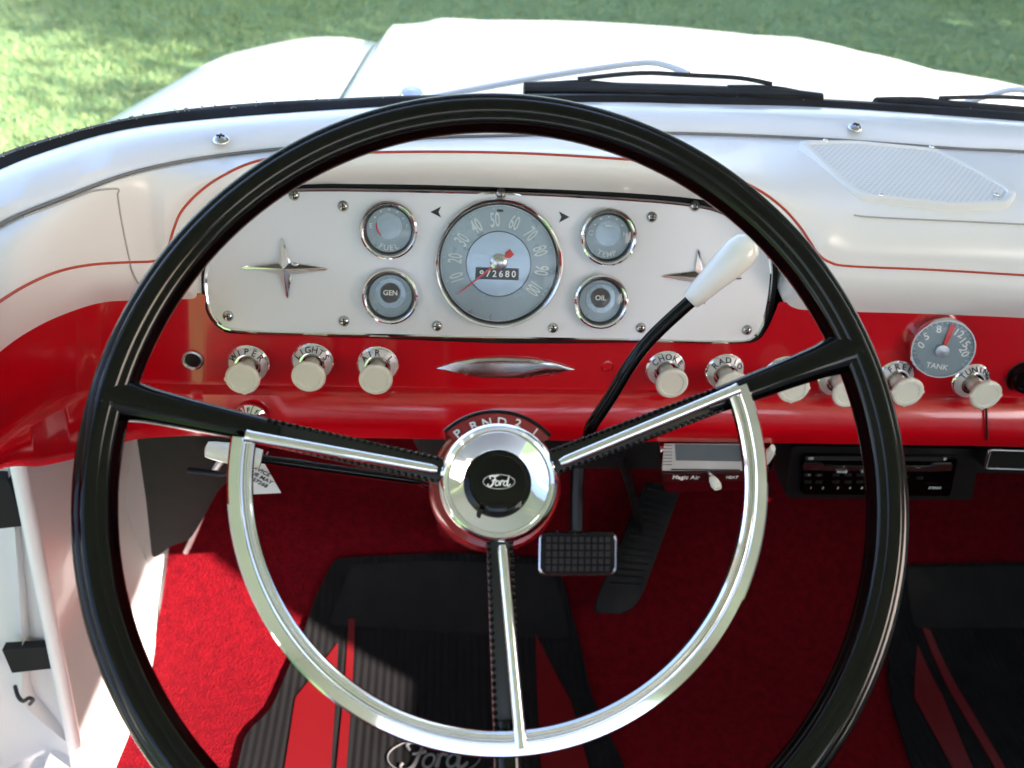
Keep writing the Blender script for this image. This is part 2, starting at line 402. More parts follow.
for k in range(110):
    i = int(abs(rnd.gauss(0,1))*14+4) if k < 90 else rnd.randrange(2, len(G)-8)
    i = min(i, len(G)-2); p = G[i].lerp(G[i+1], rnd.random()).lerp(GOu[i], rnd.uniform(.25,.75))+V((0,0,.0092))
    bmesh.ops.create_cube(b, size=1, matrix=Matrix.Translation(p) @ Matrix.Rotation(rnd.random()*3,4,'Z') @ Matrix.Diagonal((rnd.uniform(.0006,.0022),rnd.uniform(.0005,.0010),.0006,1)))
tag(obj('leaf_debris', b, 'debris', truck), kind='stuff')
def glassrow(t):                              # glass leans back from the gasket
    out = []
    for g, o in zip(G, GOu):
        p = g.lerp(o,.55)+V((0,0,.0035)); u_ = (p.x-XC)/.95; q = V((XC+u_*.93, min(p.y-.03, .67-.10*min(1.3,abs(u_))**3), EYE+.25+.02*(1-u_*u_)))
        out.append(p.lerp(q,t) + V((0,.02*math.sin(PI*t),0)))
    return out
b = BM(); loft(b, [glassrow(t) for t in np.linspace(0,1,8)])
obj('windshield', b, 'windshield_glass', truck)
gtop = glassrow(1)
b = BM()
# roof
rows = []
for t in np.linspace(0,1,14):
    row = []
    for u_ in np.linspace(-1,1,40):
        yf = .735-.12*abs(u_)**3
        row.append(V((XC+.985*u_, yf*(1-t)-.80*t, EYE+.262+.075*(1-u_**4)*math.sin(PI*min(.12+t,1)*.85) - .02*(abs(u_)>.99))))
    rows.append(row)
loft(b, rows); bmesh.ops.recalc_face_normals(b, faces=b.faces)
r = bmesh.ops.extrude_face_region(b, geom=list(b.faces))
for v in r['geom']:
    if isinstance(v, bmesh.types.BMVert): v.co.z += .04
obj('roof', b, 'cab_paint', truck)
for sgn, p0, p1 in ((-1, glassrow(0)[0], gtop[0]), (1, glassrow(0)[-1], gtop[-1])):
    b = BM(); tube(b, [p0+V((0,-.03,-.1)), p0.lerp(p1,.5)+V((0,-.03,0)), p1+V((0,-.03,.05))], .026, 10); obj('windshield_pillar', b, 'cab_paint', truck)
XL, XR, ZF = -.50, 2*XC+.50, -.98
b = BM()        # rear wall with a window opening
yb = -.75
for x0,x1,z0,z1 in ((XL,XR,ZF,-.10),(XL,XL+.35,-.10,.18),(XR-.35,XR,-.10,.18),(XL,XR,.18,.31)):
    box(b, V(((x0+x1)/2, yb, EYE+(z0+z1)/2)), (x1-x0, .04, z1-z0))
obj('rear_wall', b, 'cab_paint', truck)
b = BM(); box(b, V((XC,yb,EYE+.04)), (XR-XL-.7,.005,.28)); obj('rear_window', b, 'windshield_glass', truck)
seat = empty('bench_seat', (XC,-.35,EYE+ZF), 'unseen red and white vinyl bench seat across the cab, added to block light', 'bench seat')  # unseen seat, added to keep sun and bounce out of the footwell
b = BM(); box(b, V((XC,-.22,EYE-.79)), (XR-XL-.14,.56,.20), bev=.05, seg=4); obj('cushion', b, 'mat_red', seat)
b = BM(); box(b, V((XC,-.60,EYE-.50)), (XR-XL-.14,.16,.60), bev=.05, seg=4); obj('backrest', b, 'vinyl', seat)
b = BM(); box(b, V((XC,-.24,EYE-.935)), (XR-XL-.2,.48,.09)); obj('seat_frame', b, 'black_plastic', seat)
# firewall behind the dash
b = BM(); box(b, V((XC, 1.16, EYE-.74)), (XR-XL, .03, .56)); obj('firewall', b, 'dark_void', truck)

# ------------------------------------------------------------------ floor profile (Y,z) and measuring on it
ZF = -.98; YB = .80; TOE = (.32, .27)
toe_n = V((0, -TOE[1], TOE[0])).normalized(); toe_p = V((0, YB, EYE+ZF)); toe_d = V((0, TOE[0], TOE[1])).normalized()
def floor_pt(X, s, off=0):            # s = arc length forward from YB
    if abs(s) < .12:
        t = (s+.12)/.24; B_ = V((X, YB, EYE+ZF)); A_ = B_-V((0,.12,0)); C_ = B_+toe_d*.12
        return A_*(1-t)**2+B_*2*t*(1-t)+C_*t*t+(V((0,0,1))*(1-t)+toe_n*t).normalized()*off
    if s <= 0: return V((X, YB+s, EYE+ZF+off))
    return toe_p + V((X,0,0)) + toe_d*s + toe_n*off
def floor_s(px, py):                  # pixel -> (X, s)
    p = U(px, py, Z=ZF)
    if p.y <= YB: return (p.x, p.y-YB)
    q = UP(px, py, toe_p, toe_n); return (q.x, (q-toe_p).length if False else (q-toe_p).dot(toe_d))
def hump(X, s): return .0
b = BM(); XW = -.362
ss = list(np.linspace(-1.5,-.13,8))+list(np.linspace(-.12,.12,17))+list(np.linspace(.14,.46,6))
rows = []
xs = np.linspace(XW, 2*XC-XW, 50)
for s in ss:
    rows.append([floor_pt(x, s) for x in xs])
top = [floor_pt(x,.46)+V((0,.02,.06)) for x in xs]; rows.append(top); rows.append([p+V((0,.01,.14)) for p in top])
loft(b, rows); tag(obj('floor', b, 'carpet'), 'red carpet covering the cab floor and toe board', None, kind='structure')

b = BM(); loft(b, [[floor_pt(x, s, -.006) for x in (-.52,-.44,XW+.02)] for s in [-1.4]+list(np.linspace(-.12,.12,17))+[.46]])
tag(obj('floor_pan', b, 'cab_paint'), 'white painted strip of metal floor beside the red carpet edge', None, kind='structure')
# kick panel, hinge post, sill, open door on the driver side
XK = -.382
kp = lambda px, py: U(px, py, X=XK)
b = BM()
e0, e1 = U(38,488,X=XK), U(92,768,X=XK)
def postY(z):                                   # sloping rear edge of the kick panel
    t = (z-e0.z)/(e1.z-e0.z); return e0.y+(e1.y-e0.y)*t
zs = [EYE+z for z in (-.30,-.45,-.60,-.75,-.86)]
prof = [(XK-.010,EYE-.30),(XK-.018,EYE-.50),(XK-.03,EYE-.65),(XK-.045,EYE-.78),(XK-.058,EYE-.855),(XK-.056,EYE-.875),(XK-.044,EYE-.895),(XK-.010,EYE-.940),(XK+.012,EYE-.968),(XK+.022,EYE-.985),(XK+.023,EYE-1.01)]
rows = []
for (x,z) in prof:
    y0 = postY(z) if z > e1.z-.05 else postY(e1.z-.05)
    rows.append([V((x+.012*math.sin(PI*t), y0*(1-t)+1.14*t, min(z, EYE-.30-.20*t))) for t in np.linspace(0,1,14)])
loft(b, rows); 
kick = empty('kick_panel', (XK, .8, EYE+ZF), 'off-white side panel beside the carpet at the driver foot well', 'kick panel')
obj('panel', b, 'cab_paint', kick)
b = BM(); tube(b, smooth_path([V((XK-.012, postY(z)-.004, z)) for z in [EYE-.42,EYE-.55,EYE-.7,EYE-.85,e1.z-.02,e1.z-.09]],5), .0075, 14); obj('edge_trim', b, 'vinyl', kick)
post = empty('door_pillar', (XK-.1, .55, EYE+ZF), 'white hinge post at the open driver door with a black check-strap slot', 'door post')
b = BM()
zz = list(np.linspace(-.30,-1.06,12)); rows = []
for z in zz:
    y = postY(EYE+z); rows.append([V((XK-.016,y+.012,EYE+z))]+[V((XK-.022-.085*t, y+.004+.016*math.sin(PI*t)**.7, EYE+z)) for t in np.linspace(0,1,14)]+[V((XK-.107-.03*t, y+.004-.014*math.sin(PI*.5*t), EYE+z)) for t in np.linspace(.2,1,5)]+[V((XK-.18,y-.012,EYE+z)), V((XK-.22,y+.02,EYE+z))])
loft(b, rows); obj('post_face', b, 'cab_paint', post)
def post_pt(px, py, off=.008):
    p = U(px, py, Y=.58)
    for _ in range(6): p = U(px, py, Y=postY(p.z)-off)
    return p
b = BM(); q = [post_pt(*c, .004) for c in ((2,650),(54,647),(58,668),(12,673))]; prism(b, q, V((0,.01,0))); obj('check_strap_slot', b, 'dark_void', post)
b = BM(); q = rounded([post_pt(*c, .004) for c in ((-12,478),(8,480),(24,526),(-12,530))], .004); prism(b, q, V((0,.012,0))); obj('access_hole', b, 'dark_void', post)
b = BM(); tube(b, smooth_path([post_pt(15,686,.004),post_pt(18,696,.016),post_pt(23,701,.022),post_pt(29,698,.024),post_pt(33,700,.018),post_pt(30,704,.012)],5), .0021, 8); obj('hook', b, 'black_plastic', post)
b = BM(); yy = postY(e1.z)
loft(b, [[V((x,y,EYE+z)) for y in (-.75, 0, yy-.03, yy+.1)] for x,z in ((XK+.024,-1.0),(XK+.01,-.965),(XK-.01,-.955),(XK-.05,-.957),(XK-.06,-.972),(XK-.13,-.975),(XK-.14,-1.05))])
tag(obj('door_sill', b, 'cab_paint'), 'sunlit white painted door sill below the hinge post', 'door sill')
door = empty('open_door', (XK-.17, .5, EYE-.9), 'white driver door swung wide open on its hinges', 'door')
dd = V((-.50,-.87,0)).normalized(); dn = V((dd.y,-dd.x,0)); hp = V((XK-.16,.52,0))
b = BM(); q = [hp+dd*a+V((0,0,EYE+z)) for a,z in ((0,-1.0),(1.0,-1.0),(1.02,-.30),(0,-.30))]; prism(b, q, dn*.07, .01); obj('door_panel', b, 'cab_paint', door)
b = BM(); closed_tube(b, rounded([hp+dn*.03+dd*a+V((0,0,EYE+z)) for a,z in ((.0,-.30),(1.02,-.30),(.9,.20),(.15,.20))],.05), .014); obj('window_frame', b, 'cab_paint', door)
b = BM(); c = hp+dn*.075+dd*.6+V((0,0,EYE-.5)); tube(b, [c, c+dn*.03, c+dn*.03+dd*.12], .008, 8); obj('door_handle', b, 'chrome', door)
# closed passenger door (side wall)
pd = empty('closed_door', (2*XC-XW+.05, 0, EYE-.98), 'closed passenger door on the far side of the cab', 'door')
b = BM(); box(b, V((2*XC-XW+.06, -.15, EYE-.61)), (.06, 1.3, .86), bev=.008); obj('door_panel', b, 'cab_paint', pd)
b = BM(); closed_tube(b, rounded([V((2*XC-XW+.06, y, EYE+z)) for y,z in ((.50,-.18),(-.74,-.18),(-.74,.23),(.48,.23))],.05), .016); obj('window_frame', b, 'cab_paint', pd)
b = BM(); box(b, V((2*XC-XW+.065,.26,EYE+.02)), (.03,.52,.40), bev=.01); obj('sun_block_panel', b, 'cab_paint', pd)  # solid panel added over the window front to block low sun
b = BM(); box(b, V((2*XC-XW+.03,.82,EYE-.73)), (.03,.64,.60)); tag(obj('side_panel', b, 'cab_paint'), 'off-white side panel at the passenger foot well', 'kick panel')

# ================================================================== DASHBOARD
dash = empty('dashboard', (XC, .62, EYE-.48), 'white over red painted dashboard with red piping stretching across the cab', 'dashboard')
# control rows: (T_x, P(x,y,Y), Q(x,y,Y))
CT = [
 (-110, (-110,400,.30), (-110,480,.31)),
 (-60,  (-60,345,.38), (-60,415,.39)),
 (-10,  (0,301,.455),  (0,353,.465)),
 (25,   (32,282,.495), (40,326,.512)),
 (55,   (62,270,.528), (75,311,.548)),
 (85,   (95,264,.560), (105,302.5,.578)),
 (120,  (130,262,.588),(140,300,.602)),
 (150,  (153,261,.60), (170,299,.612)),
 (170,  (163,257,.60), (190,299,.614)),
 (185,  (168,249,.60), (201,297,.618)),
 (200,  (173,231,.603),(201,272,.624)),
 (215,  (181,212,.607),(207,248,.628)),
 (235,  (198,193,.612),(222,222,.633)),
 (260,  (220,177,.617),(248,201,.636)),
 (290,  (250,163,.622),(284,187,.638)),
 (320,  (285,156,.625),(320,184,.638)),
 (350,  (340,153,.626),(360,184,.638)),
 (430,  (430,151.5,.627),(430,185,.638)),
 (520,  (520,153,.627),(520,188,.638)),
 (610,  (610,158,.627),(610,192,.638)),
 (680,  (680,164,.626),(680,197,.638)),
 (720,  (722,174,.623),(718,203,.636)),
 (755,  (757,189,.619),(745,214,.633)),
 (785,  (783,208,.614),(768,232,.629)),
 (810,  (800,227,.609),(782,256,.625)),
 (825,  (810,242,.604),(786,280,.620)),
 (840,  (818,254,.600),(782,298,.616)),
 (860,  (830,262,.60), (793,308,.613)),
 (890,  (850,266,.60), (830,311,.611)),
 (960,  (930,269.5,.60),(930,314,.611)),
 (1040, (1024,275,.60),(1024,318,.611)),
 (1200, (1190,285,.60),(1190,327,.611))]
def densify(ctrl, n=6): return smooth_path(ctrl+[mirr(ctrl[i]) for i in (5,4,3,2,1,0)], n)
Tc = densify([U(c[0], interp(Tpx,c[0]), Z=-.252) for c in CT])
Pc = densify([U(c[1][0],c[1][1],Y=c[1][2]) for c in CT])
Qc = densify([U(c[2][0],c[2][1],Y=c[2][2]) for c in CT])
b = BM(); rows = []
rows.append([p+V((0,0,-.02)) for p in Tc])
Kc = []
for t_, p_ in zip(Tc, Pc):
    zk = max(t_.z+.004, p_.z+.004); k = V((p_.x*.75+t_.x*.25, min(p_.y-.004, p_.y*.95+t_.y*.05), zk)); Kc.append(k)
for s in np.linspace(0,1,14):
    rows.append([t_*(1-s)**2+k*2*s*(1-s)+p_*s*s for t_,k,p_ in zip(Tc,Kc,Pc)])
for s in np.linspace(.15,1,7):
    rows.append([p_.lerp(q_,s)+V((0,-.007*math.sin(PI*s**.8),0)) for p_,q_ in zip(Pc,Qc)])
rows.append([q_+V((0,.004,.0005)) for q_ in Qc]); rows.append([q_+V((0,.03,.004)) for q_ in Qc])
loft(b, rows); pad = obj('padded_top', b, 'vinyl', dash, sharp=50)
b = BM(); tube(b, [p+V((0,-.0004,0)) for p in Pc], .0010, 6); obj('piping', b, 'piping', dash)
def surf_pad(i, s):       # point on the pad
    t_,k,p_ = Tc[i],Kc[i],Pc[i]; return t_*(1-s)**2+k*2*s*(1-s)+p_*s*s
def near(ctrl_i): return ctrl_i*6
b = BM()
i0 = near(6)
left_ = [surf_pad(i,.26-.20*(i0-i)/(i0-near(3)))+V((0,0,.0004)) for i in range(near(3), i0-3, 2)]
pth = left_+[surf_pad(i0,s)+V((0,-.0002,.0003)) for s in np.linspace(.34,1,9)]+[Pc[i0].lerp(Qc[i0+3],s)+V((.0,-.007*math.sin(PI*s**.8)-.0003,0)) for s in np.linspace(.1,.9,6)]
tube(b, smooth_path(pth,4), .0007, 6)
obj('seam', b, 'seam', dash)
b = BM()
tube(b, [surf_pad(i, .62)+V((0,-.0002,.0007)) for i in range(near(27), near(31))], .0006, 6)
obj('seam', b, 'seam', dash)

b = BM(); tube(b, [p+V((0,-.0012,.0016)) for p in T], .0012, 6); obj('rear_joint', b, 'seam_dark', dash)
# red fascia
FT = [(-110,470,.31),(-60,405,.39),(0,345,.465),(40,318,.512),(75,303,.548),(105,296,.578),(140,293,.602),(180,293,.6105),(203,294,.612),(205,300,.612),(206,310,.612),(211,320,.611),(221,329,.610),(240,334,.610),
      (340,335.5,.610),(430,337,.610),(520,338.5,.610),(610,340,.610),(700,342,.610),(742,343.5,.610),(758,340,.610),(768,328,.611),(776,310,.612),(781,302,.612),(800,305,.612),(850,308,.612),(930,310,.612),(1024,314,.612),(1190,322,.612)]
def yline(tab): return lambda x: interp(tab, x)
y1 = yline([(-110,520),(0,440),(75,396),(130,387),(170,387),(440,391),(700,393),(1024,401),(1400,415)])
y3 = yline([(-110,545),(0,462),(43,457),(80,448),(128,430),(200,424),(430,427),(1024,437),(1400,450)])
y4 = yline([(-110,560),(0,470),(43,466),(80,457),(128,441),(200,436),(430,439),(1024,447),(1400,460)])
ctr = [[],[],[],[],[],[],[],[]]
for (x,y,Y) in FT:
    d = Y-.611 if x < 150 else 0
    if x >= 170: Y = .610+max(0,337-y)*.000085
    ctr[0].append(U(x,y,Y=Y)); ctr[1].append(U(x,y1(x)-3,Y=.606+d)); ctr[2].append(U(x,y1(x)+1.5,Y=.601+d)); ctr[3].append(U(x,y1(x)+7,Y=.5955+d))
    ctr[4].append(U(x,y3(x)-3,Y=.590+d)); ctr[5].append(U(x,y3(x)+2,Y=.590+d)); ctr[6].append(U(x,y4(x),Y=.596+d)); ctr[7].append(U(x,y4(x),Y=.596+d)+V((0,.05,-.002)))
b = BM(); loft(b, [densify(c,6) for c in ctr]); fascia = obj('fascia', b, 'red_paint', dash, sharp=60)
b = BM(); 
jx = lambda y: U(983+(y-395)*.05, y, Y=.588 if y > 400 else .604)
tube(b, [U(983,392,Y=.603),U(984,400,Y=.5995),U(986,408,Y=.5935),U(987,430,Y=.5885),U(987,440,Y=.5885)], .0011, 6); obj('joint', b, 'dark_red', dash)
tp = V((0,-1,.0)).normalized()
FN = frame(V((0,-1,.10)))
def fpt(px, py, Y=.6085): return U(px, py, Y=Y)
# blanking plug hole
b = BM(); c = fpt(193,360); lathe(b, c, FN, [(.0085,0),(.0085,.0015),(.007,.002),(.0062,.001),(.0062,-.004)], 32); obj('hole_rim', b, 'satin', dash)
b = BM(); disc(b, c, FN, .0063, .0005, 32); obj('hole', b, 'black_gloss', dash)
b = BM(); c = fpt(607,366); lathe(b, c, FN, [(.0055,0),(.0055,.001),(.004,.0015),(.0032,.0002),(.0032,-.002),(.0001,-.002)], 28); obj('indicator_socket', b, 'red_paint', dash)
# pointed silver badge
b = BM(); pts = [(436,367),(455,361),(475,357.5),(500,356.5),(530,357.5),(552,361),(575,368),(555,373),(530,376),(505,377),(478,376),(455,372)]
pp = [fpt(*p) for p in pts]; cc = sum(pp, V())/len(pp)
va = [b.verts.new(p+V((0,.001,0))) for p in pp]; vb = [b.verts.new(p+V((0,-.0022,0))) for p in pp]; vc = [b.verts.new(p.lerp(cc,.14)+V((0,-.0040,0))) for p in pp]; 
for i in range(len(pp)):
    j = (i+1)%len(pp); b.faces.new((va[i],va[j],vb[j],vb[i])); b.faces.new((vb[i],vb[j],vc[j],vc[i]))
b.faces.new(vc); obj('silver_badge', b, 'satin', dash)
# speaker grille on top
SZ = -.245
ga_ = U(870,141,Z=-.2445); gb_ = U(955,206,Z=-.2600); gdn = V((0,gb_.y-ga_.y,gb_.z-ga_.z)); gnn = V((0,-gdn.z,gdn.y)); gnn = -gnn.normalized() if gnn.z < 0 else gnn.normalized()
GU = lambda px, py: UP(px, py, ga_, gnn)
gp = [GU(*p) for p in ((797,141),(852,141),(936,149),(978,170),(1018,193),(1010,204),(955,206),(860,196),(838,181))]
grp = empty('speaker_grille', sum(gp,V())/9 - V((0,0,.01)), 'raised white speaker grille with diagonal perforations on the dash top right of the wheel', 'speaker grille')
gr = rounded(gp, .007, 5); gc = sum(gr,V())/len(gr)
b = BM(); base = [p+V((0,0,-.022)) for p in gr]; t1 = [p for p in gr]; t2 = [p.lerp(gc,.03)+V((0,0,.0015)) for p in gr]; t3 = [p.lerp(gc,.085)+V((0,0,.0012)) for p in gr]; t4 = [p.lerp(gc,.10)+V((0,0,-.0005)) for p in gr]
R = loft(b, [base,t1,t2,t3,t4], close=True); obj('grille_frame', b, 'vinyl', grp)
b = BM(); prism(b, [p.lerp(gc,.095)+V((0,0,-.003)) for p in gr], V((0,0,.0032))); obj('perforated_panel', b, 'grille', grp)
b0 = BM()
for i,(px,py) in enumerate(((825,142),(931,148),(996,196),(880,196))):
    b = BM(); c = GU(px,py)+V((0,0,.0012)); lathe(b, c, frame(V((0,0,1)),V((0,1,0))), [(.0024,0),(.0022,.0008),(.0001,.0012)], 12); obj('screw', b, 'satin', grp)
# screws in the windshield sill
for (px,py) in ((221,140),(855,128)):
    c = U(px,py,Z=-.2425); b = BM(); f_ = frame(V((0,-.2,1)),V((0,1,0)))
    lathe(b, c, f_, [(.0062,0),(.0058,.001),(.0035,.003),(.0001,.0036)], 20); s_ = obj('sill_screw', b, 'screw', truck)
    b = BM()
    for a in (0,1): box(b, c+V((0,0,.0034)), (.006 if a else .0011, .0011 if a else .006, .0012))
    obj('screw_slot', b, 'dark_void', s_)

# ================================================================== INSTRUMENT CLUSTER
PB = U(495,337,Y=.607); PT = U(495,193,Y=.650)
pv = V((0, PT.y-PB.y, PT.z-PB.z)).normalized(); pu = V((1,0,0)); pn = pu.cross(pv)      # towards the driver
CF = (pu, pv, pn)
def PL(px, py, h=0):
    return UP(px, py, PB+pn*h, pn)
clu = empty('instrument_panel', PB, 'pale metal instrument panel with five round gauges and two chrome stars behind the wheel', 'instrument panel')
out = [(206,276),(207,295),(210,310),(218,323),(232,331),(340,334),(500,337),(650,340),(744,342.5),(755,337),(763,322),(768,300),(771,272),(768,254),(757,238),(738,221),(715,210),(688,205),(646,201),(560,196),(430,192),(330,190),(286,191),(262,199),(236,217),(214,246)]
op = rounded([PL(*p) for p in out], .03, 3); oc = sum(op,V())/len(op)
b = BM(); prism(b, [p-pn*.004 for p in op], pn*.004, .0012); obj('face_plate', b, 'plate', clu)
b = BM(); closed_tube(b, [p-pn*.001+(p-oc).normalized()*.0008 for p in op], .0017); obj('plate_trim', b, 'chrome', clu)
b = BM(); closed_tube(b, [p-pn*.006+(p-oc).normalized()*.0045+pv*.0022 for p in op], .0040, 10); obj('plate_gasket', b, 'rubber', clu)
b = BM(); prism(b, [p-pn*.03+(p-oc)*.10 for p in op], pn*.010); obj('housing', b, 'dark_void', clu)
first = None
for (px,py) in ((343,206),(228,316),(344,321),(437,326),(553,328),(641,328),(747,330),(652,217),(294,195),(501,193),(695,206)):
    c = PL(px,py)
    if first is None:
        b = BM(); lathe(b, c, CF, [(.0044,0),(.0042,.0008),(.003,.0022),(.0012,.003),(.0001,.0031)], 20); first = obj('screw', b, 'screw', clu)
        b = BM(); box(b, c+pn*.0029, (.0046,.0008,.0009), CF); box(b, c+pn*.00291, (.0008,.0046,.0009), CF); fs = obj('screw_slot', b, 'dark_void', first); fc = c
    else:
        s = dup(first, c-fc, clu); s2 = fs.copy(); col.objects.link(s2); s2.parent = s
def star(px, py, wl, wr, hu, hd):
    c = PL(px,py); b = BM(); rr = []
    L, Rr = PL(px-wl,py-1), PL(px+wr,py+1); Uu, Dd = PL(px-3,py-hu), PL(px+3,py+hd)
    k = .0044; tips = [Rr, Uu, L, Dd]; order = []
    for i,tp_ in enumerate(tips):
        nx = tips[(i+1)%4]; d1 = (tp_-c).normalized(); d2 = (nx-c).normalized()
        side = V(d1.cross(pn))
        order += [tp_, c+(d1+d2)*k*1.15]
    ring = []
    for i in range(8):
        p = order[i]
        if i % 2 == 0:
            d = (p-c).normalized(); w = d.cross(pn); ring += [p-d*.002+w*.0009, p, p-d*.002-w*.0009]
        else: ring.append(p)
    lo = [b.verts.new(p) for p in ring]; hi_ = [b.verts.new(p+pn*.0020+(c-p)*.03) for p in ring]
    top_ = b.verts.new(c+pn*.0085); n = len(ring)
    for i in range(n): b.faces.new((lo[i],lo[(i+1)%n],hi_[(i+1)%n],hi_[i])); b.faces.new((hi_[i],hi_[(i+1)%n],top_))
    return b
s1 = obj('star_emblem', star(285,268,45,44,31,31), 'chrome', clu, sharp=10)
s2 = obj('star_emblem', star(701,277,41,42,28,28), 'chrome', clu, sharp=10)
for (px,py,sg) in ((436,212,-1),(564,217,1)):
    b = BM(); q = [PL(px+sg*5.5,py), PL(px-sg*5,py-5.5), PL(px-sg*2.5,py), PL(px-sg*5,py+5.5)]; prism(b, q, pn*.0005); obj('turn_arrow', b, 'black_ink', clu)
def gauge(name, px, py, rpx, label):
    c = PL(px,py); r = (PL(px+rpx,py)-PL(px-rpx,py)).length/2
    g = empty(name, c, label); g.parent = clu; g.location = c - WORG[clu.name]
    b = BM(); lathe(b, c, CF, [(r,-.001),(r*1.0,.003),(r*.985,.0065),(r-.0016,.0076),(r-.0030,.0066),(r-.0040,.0045)], 64); obj('bezel', b, 'chrome', g)
    b = BM(); lathe(b, c, CF, [(r-.0039,.0050),(r-.0043,.0030),(r-.0053,.0008)], 64); obj('shadow_ring', b, 'lamp_shadow_dark', g)  # dark ring painting in the shadow inside the bezel
    b = BM(); disc(b, c, CF, r*.885, .0008, 64, t=.0006); obj('dial', b, 'dial', g)
    return c, r, g
LNS = lambda c, r, g: obj('lens', (lambda b: (lathe(b, c, CF, [(r-.0039,.0050),(r*.6,.0070),(r*.3,.0078),(.0001,.0081)], 48), b)[1])(BM()), 'lens', g)
# speedometer
c, r, g = gauge('speedometer', 498.5, 264, 64.5, 'large round speedometer in the middle, red needle resting near zero')
b = BM(); R_ = lathe(b, c, CF, [(r*.50,.0008),(r*.50,.0014),(.0001,.0014)], 64); obj('center_disc', b, 'dial_silver', g)
b = BM(); closed_tube(b, [c+pn*.0015+pu*(r*.5*math.cos(a))+pv*(r*.5*math.sin(a)) for a in np.linspace(0,2*PI,64,endpoint=False)], .00035, 6); obj('dial_ring', b, 'black_ink', g)
b = BM()
for k in range(10):
    a = math.radians(200 - k*25.8); s = str((k+1)*10)
    p = c + pu*(r*.665*math.cos(a)) + pv*(r*.665*math.sin(a)) + pn*.0011
    text(b, s, p, pu, pv, r*.31, sx=.50 if k < 9 else .42, rot=a-PI/2)
    for q in range(1):
        a2 = math.radians(200-k*25.8); d = pu*math.cos(a2)+pv*math.sin(a2)
        tube(b, [c+d*r*.82+pn*.0011, c+d*r*.86+pn*.0011], .00022, 4)
obj('numerals', b, 'numeral', g)
b = BM(); box(b, PL(497,273.5)+pn*.0018, (.0315*r/.047, .0085*r/.047, .001), CF, bev=.0003); od = obj('odometer', b, 'black_ink', g)
b = BM()
for i,chh in enumerate('972680'):
    text(b, chh, PL(481.5+i*6.4,273.5+.12*i)+pn*.0025, pu, pv, r*.14)
obj('odometer_digits', b, 'white_ink', od)
hub = PL(498.5,262)
b = BM(); d = (PL(457,294)-hub).normalized(); L_ = (PL(457,294)-hub).length; w = d.cross(pn)
prism(b, [hub-w*.0011-d*.013+pn*.003, hub+w*.0011-d*.013+pn*.003, hub+d*L_+w*.0003+pn*.003, hub+d*L_-w*.0003+pn*.003], pn*.0006)
prism(b, [hub-w*.0028-d*.008+pn*.0031, hub-w*.0028-d*.0135+pn*.0031, hub+w*.0028-d*.0135+pn*.0031, hub+w*.0028-d*.008+pn*.0031], pn*.0008); obj('needle', b, 'needle', g)
b = BM(); lathe(b, hub, CF, [(.0068,.001),(.0068,.0034),(.0050,.0048),(.0001,.0052)], 32); obj('needle_cap', b, 'satin', g)
b = BM(); box(b, PL(500,210.5)+pn*.0012, (.005,.002,.0006), CF, bev=.0002); obj('high_beam_mark', b, 'black_ink', g)
LNS(c, r, g)
def small(name, px, py, rpx, label, word, kind):
    c, r, g = gauge(name, px, py, rpx, label)
    if kind == 'lamp':
        b = BM(); disc(b, c+pv*r*.10, CF, r*.55, .0014, 40); obj('lamp_ring', b, 'dial_silver', g)
        b = BM(); disc(b, c+pv*r*.12, CF, r*.36, .0020, 40); obj('warning_lamp', b, 'lamp_shadow_dark', g)
        b = BM(); text(b, word, c+pv*r*.12+pn*.0022, pu, pv, r*.26); obj('lettering', b, 'white_ink', g)
    else:
        b = BM(); disc(b, c+pv*r*.14, CF, r*.45, .0016, 40); obj('center_disc', b, 'dial_silver', g)
        b = BM()
        for i, ch in enumerate(word):
            a = math.radians(-90 + (i-(len(word)-1)/2)*17); text(b, ch, c+pu*(r*.62*math.cos(a))+pv*(r*.62*math.sin(a))+pn*.0012, pu, pv, r*.27, rot=a+PI/2)
        text(b, 'E' if kind == 'fuel' else 'C', c-pu*r*.62+pv*r*.12+pn*.0012, pu, pv, r*.24); text(b, 'F' if kind == 'fuel' else 'H', c+pu*r*.62+pv*r*.12+pn*.0012, pu, pv, r*.24)
        for i in range(5):
            a = math.radians(150-i*30); p = c+pv*r*.14+pu*(r*.56*math.cos(a))+pv*(r*.56*math.sin(a)); box(b, p+pn*.0012, (r*.07,r*.05,.0003), CF)
        obj('lettering', b, 'numeral', g)
        b = BM(); a0 = 205 if kind == 'fuel' else 88; cc_ = c+pv*r*.14
        if kind == 'fuel': pts_ = [cc_+pu*(r*.42*math.cos(math.radians(a)))+pv*(r*.42*math.sin(math.radians(a)))+pn*.002 for a in (168,185,200,215,232)]; tube(b, pts_, [.0006,.0012,.0016,.0012,.0006], 6, flat=.5); obj('needle', b, 'needle', g)
        else: tube(b, [cc_+pu*(-r*.18)+pv*r*.26+pn*.002, cc_+pu*(r*.2)+pv*r*.26+pn*.002], .0006, 6); obj('needle', b, 'numeral', g)
    LNS(c, r, g)
small('fuel_gauge', 389, 230, 29, 'FUEL gauge with a red pointer at empty, upper left of the panel', 'FUEL', 'fuel')
small('generator_light', 390.5, 296, 28, 'GEN warning light, lower left of the panel', 'GEN', 'lamp')
small('temperature_gauge', 607.5, 237, 28, 'TEMP gauge, upper right of the panel', 'TEMP', 'temp')
small('oil_light', 600, 301, 27, 'OIL warning light, lower right of the panel', 'OIL', 'lamp')

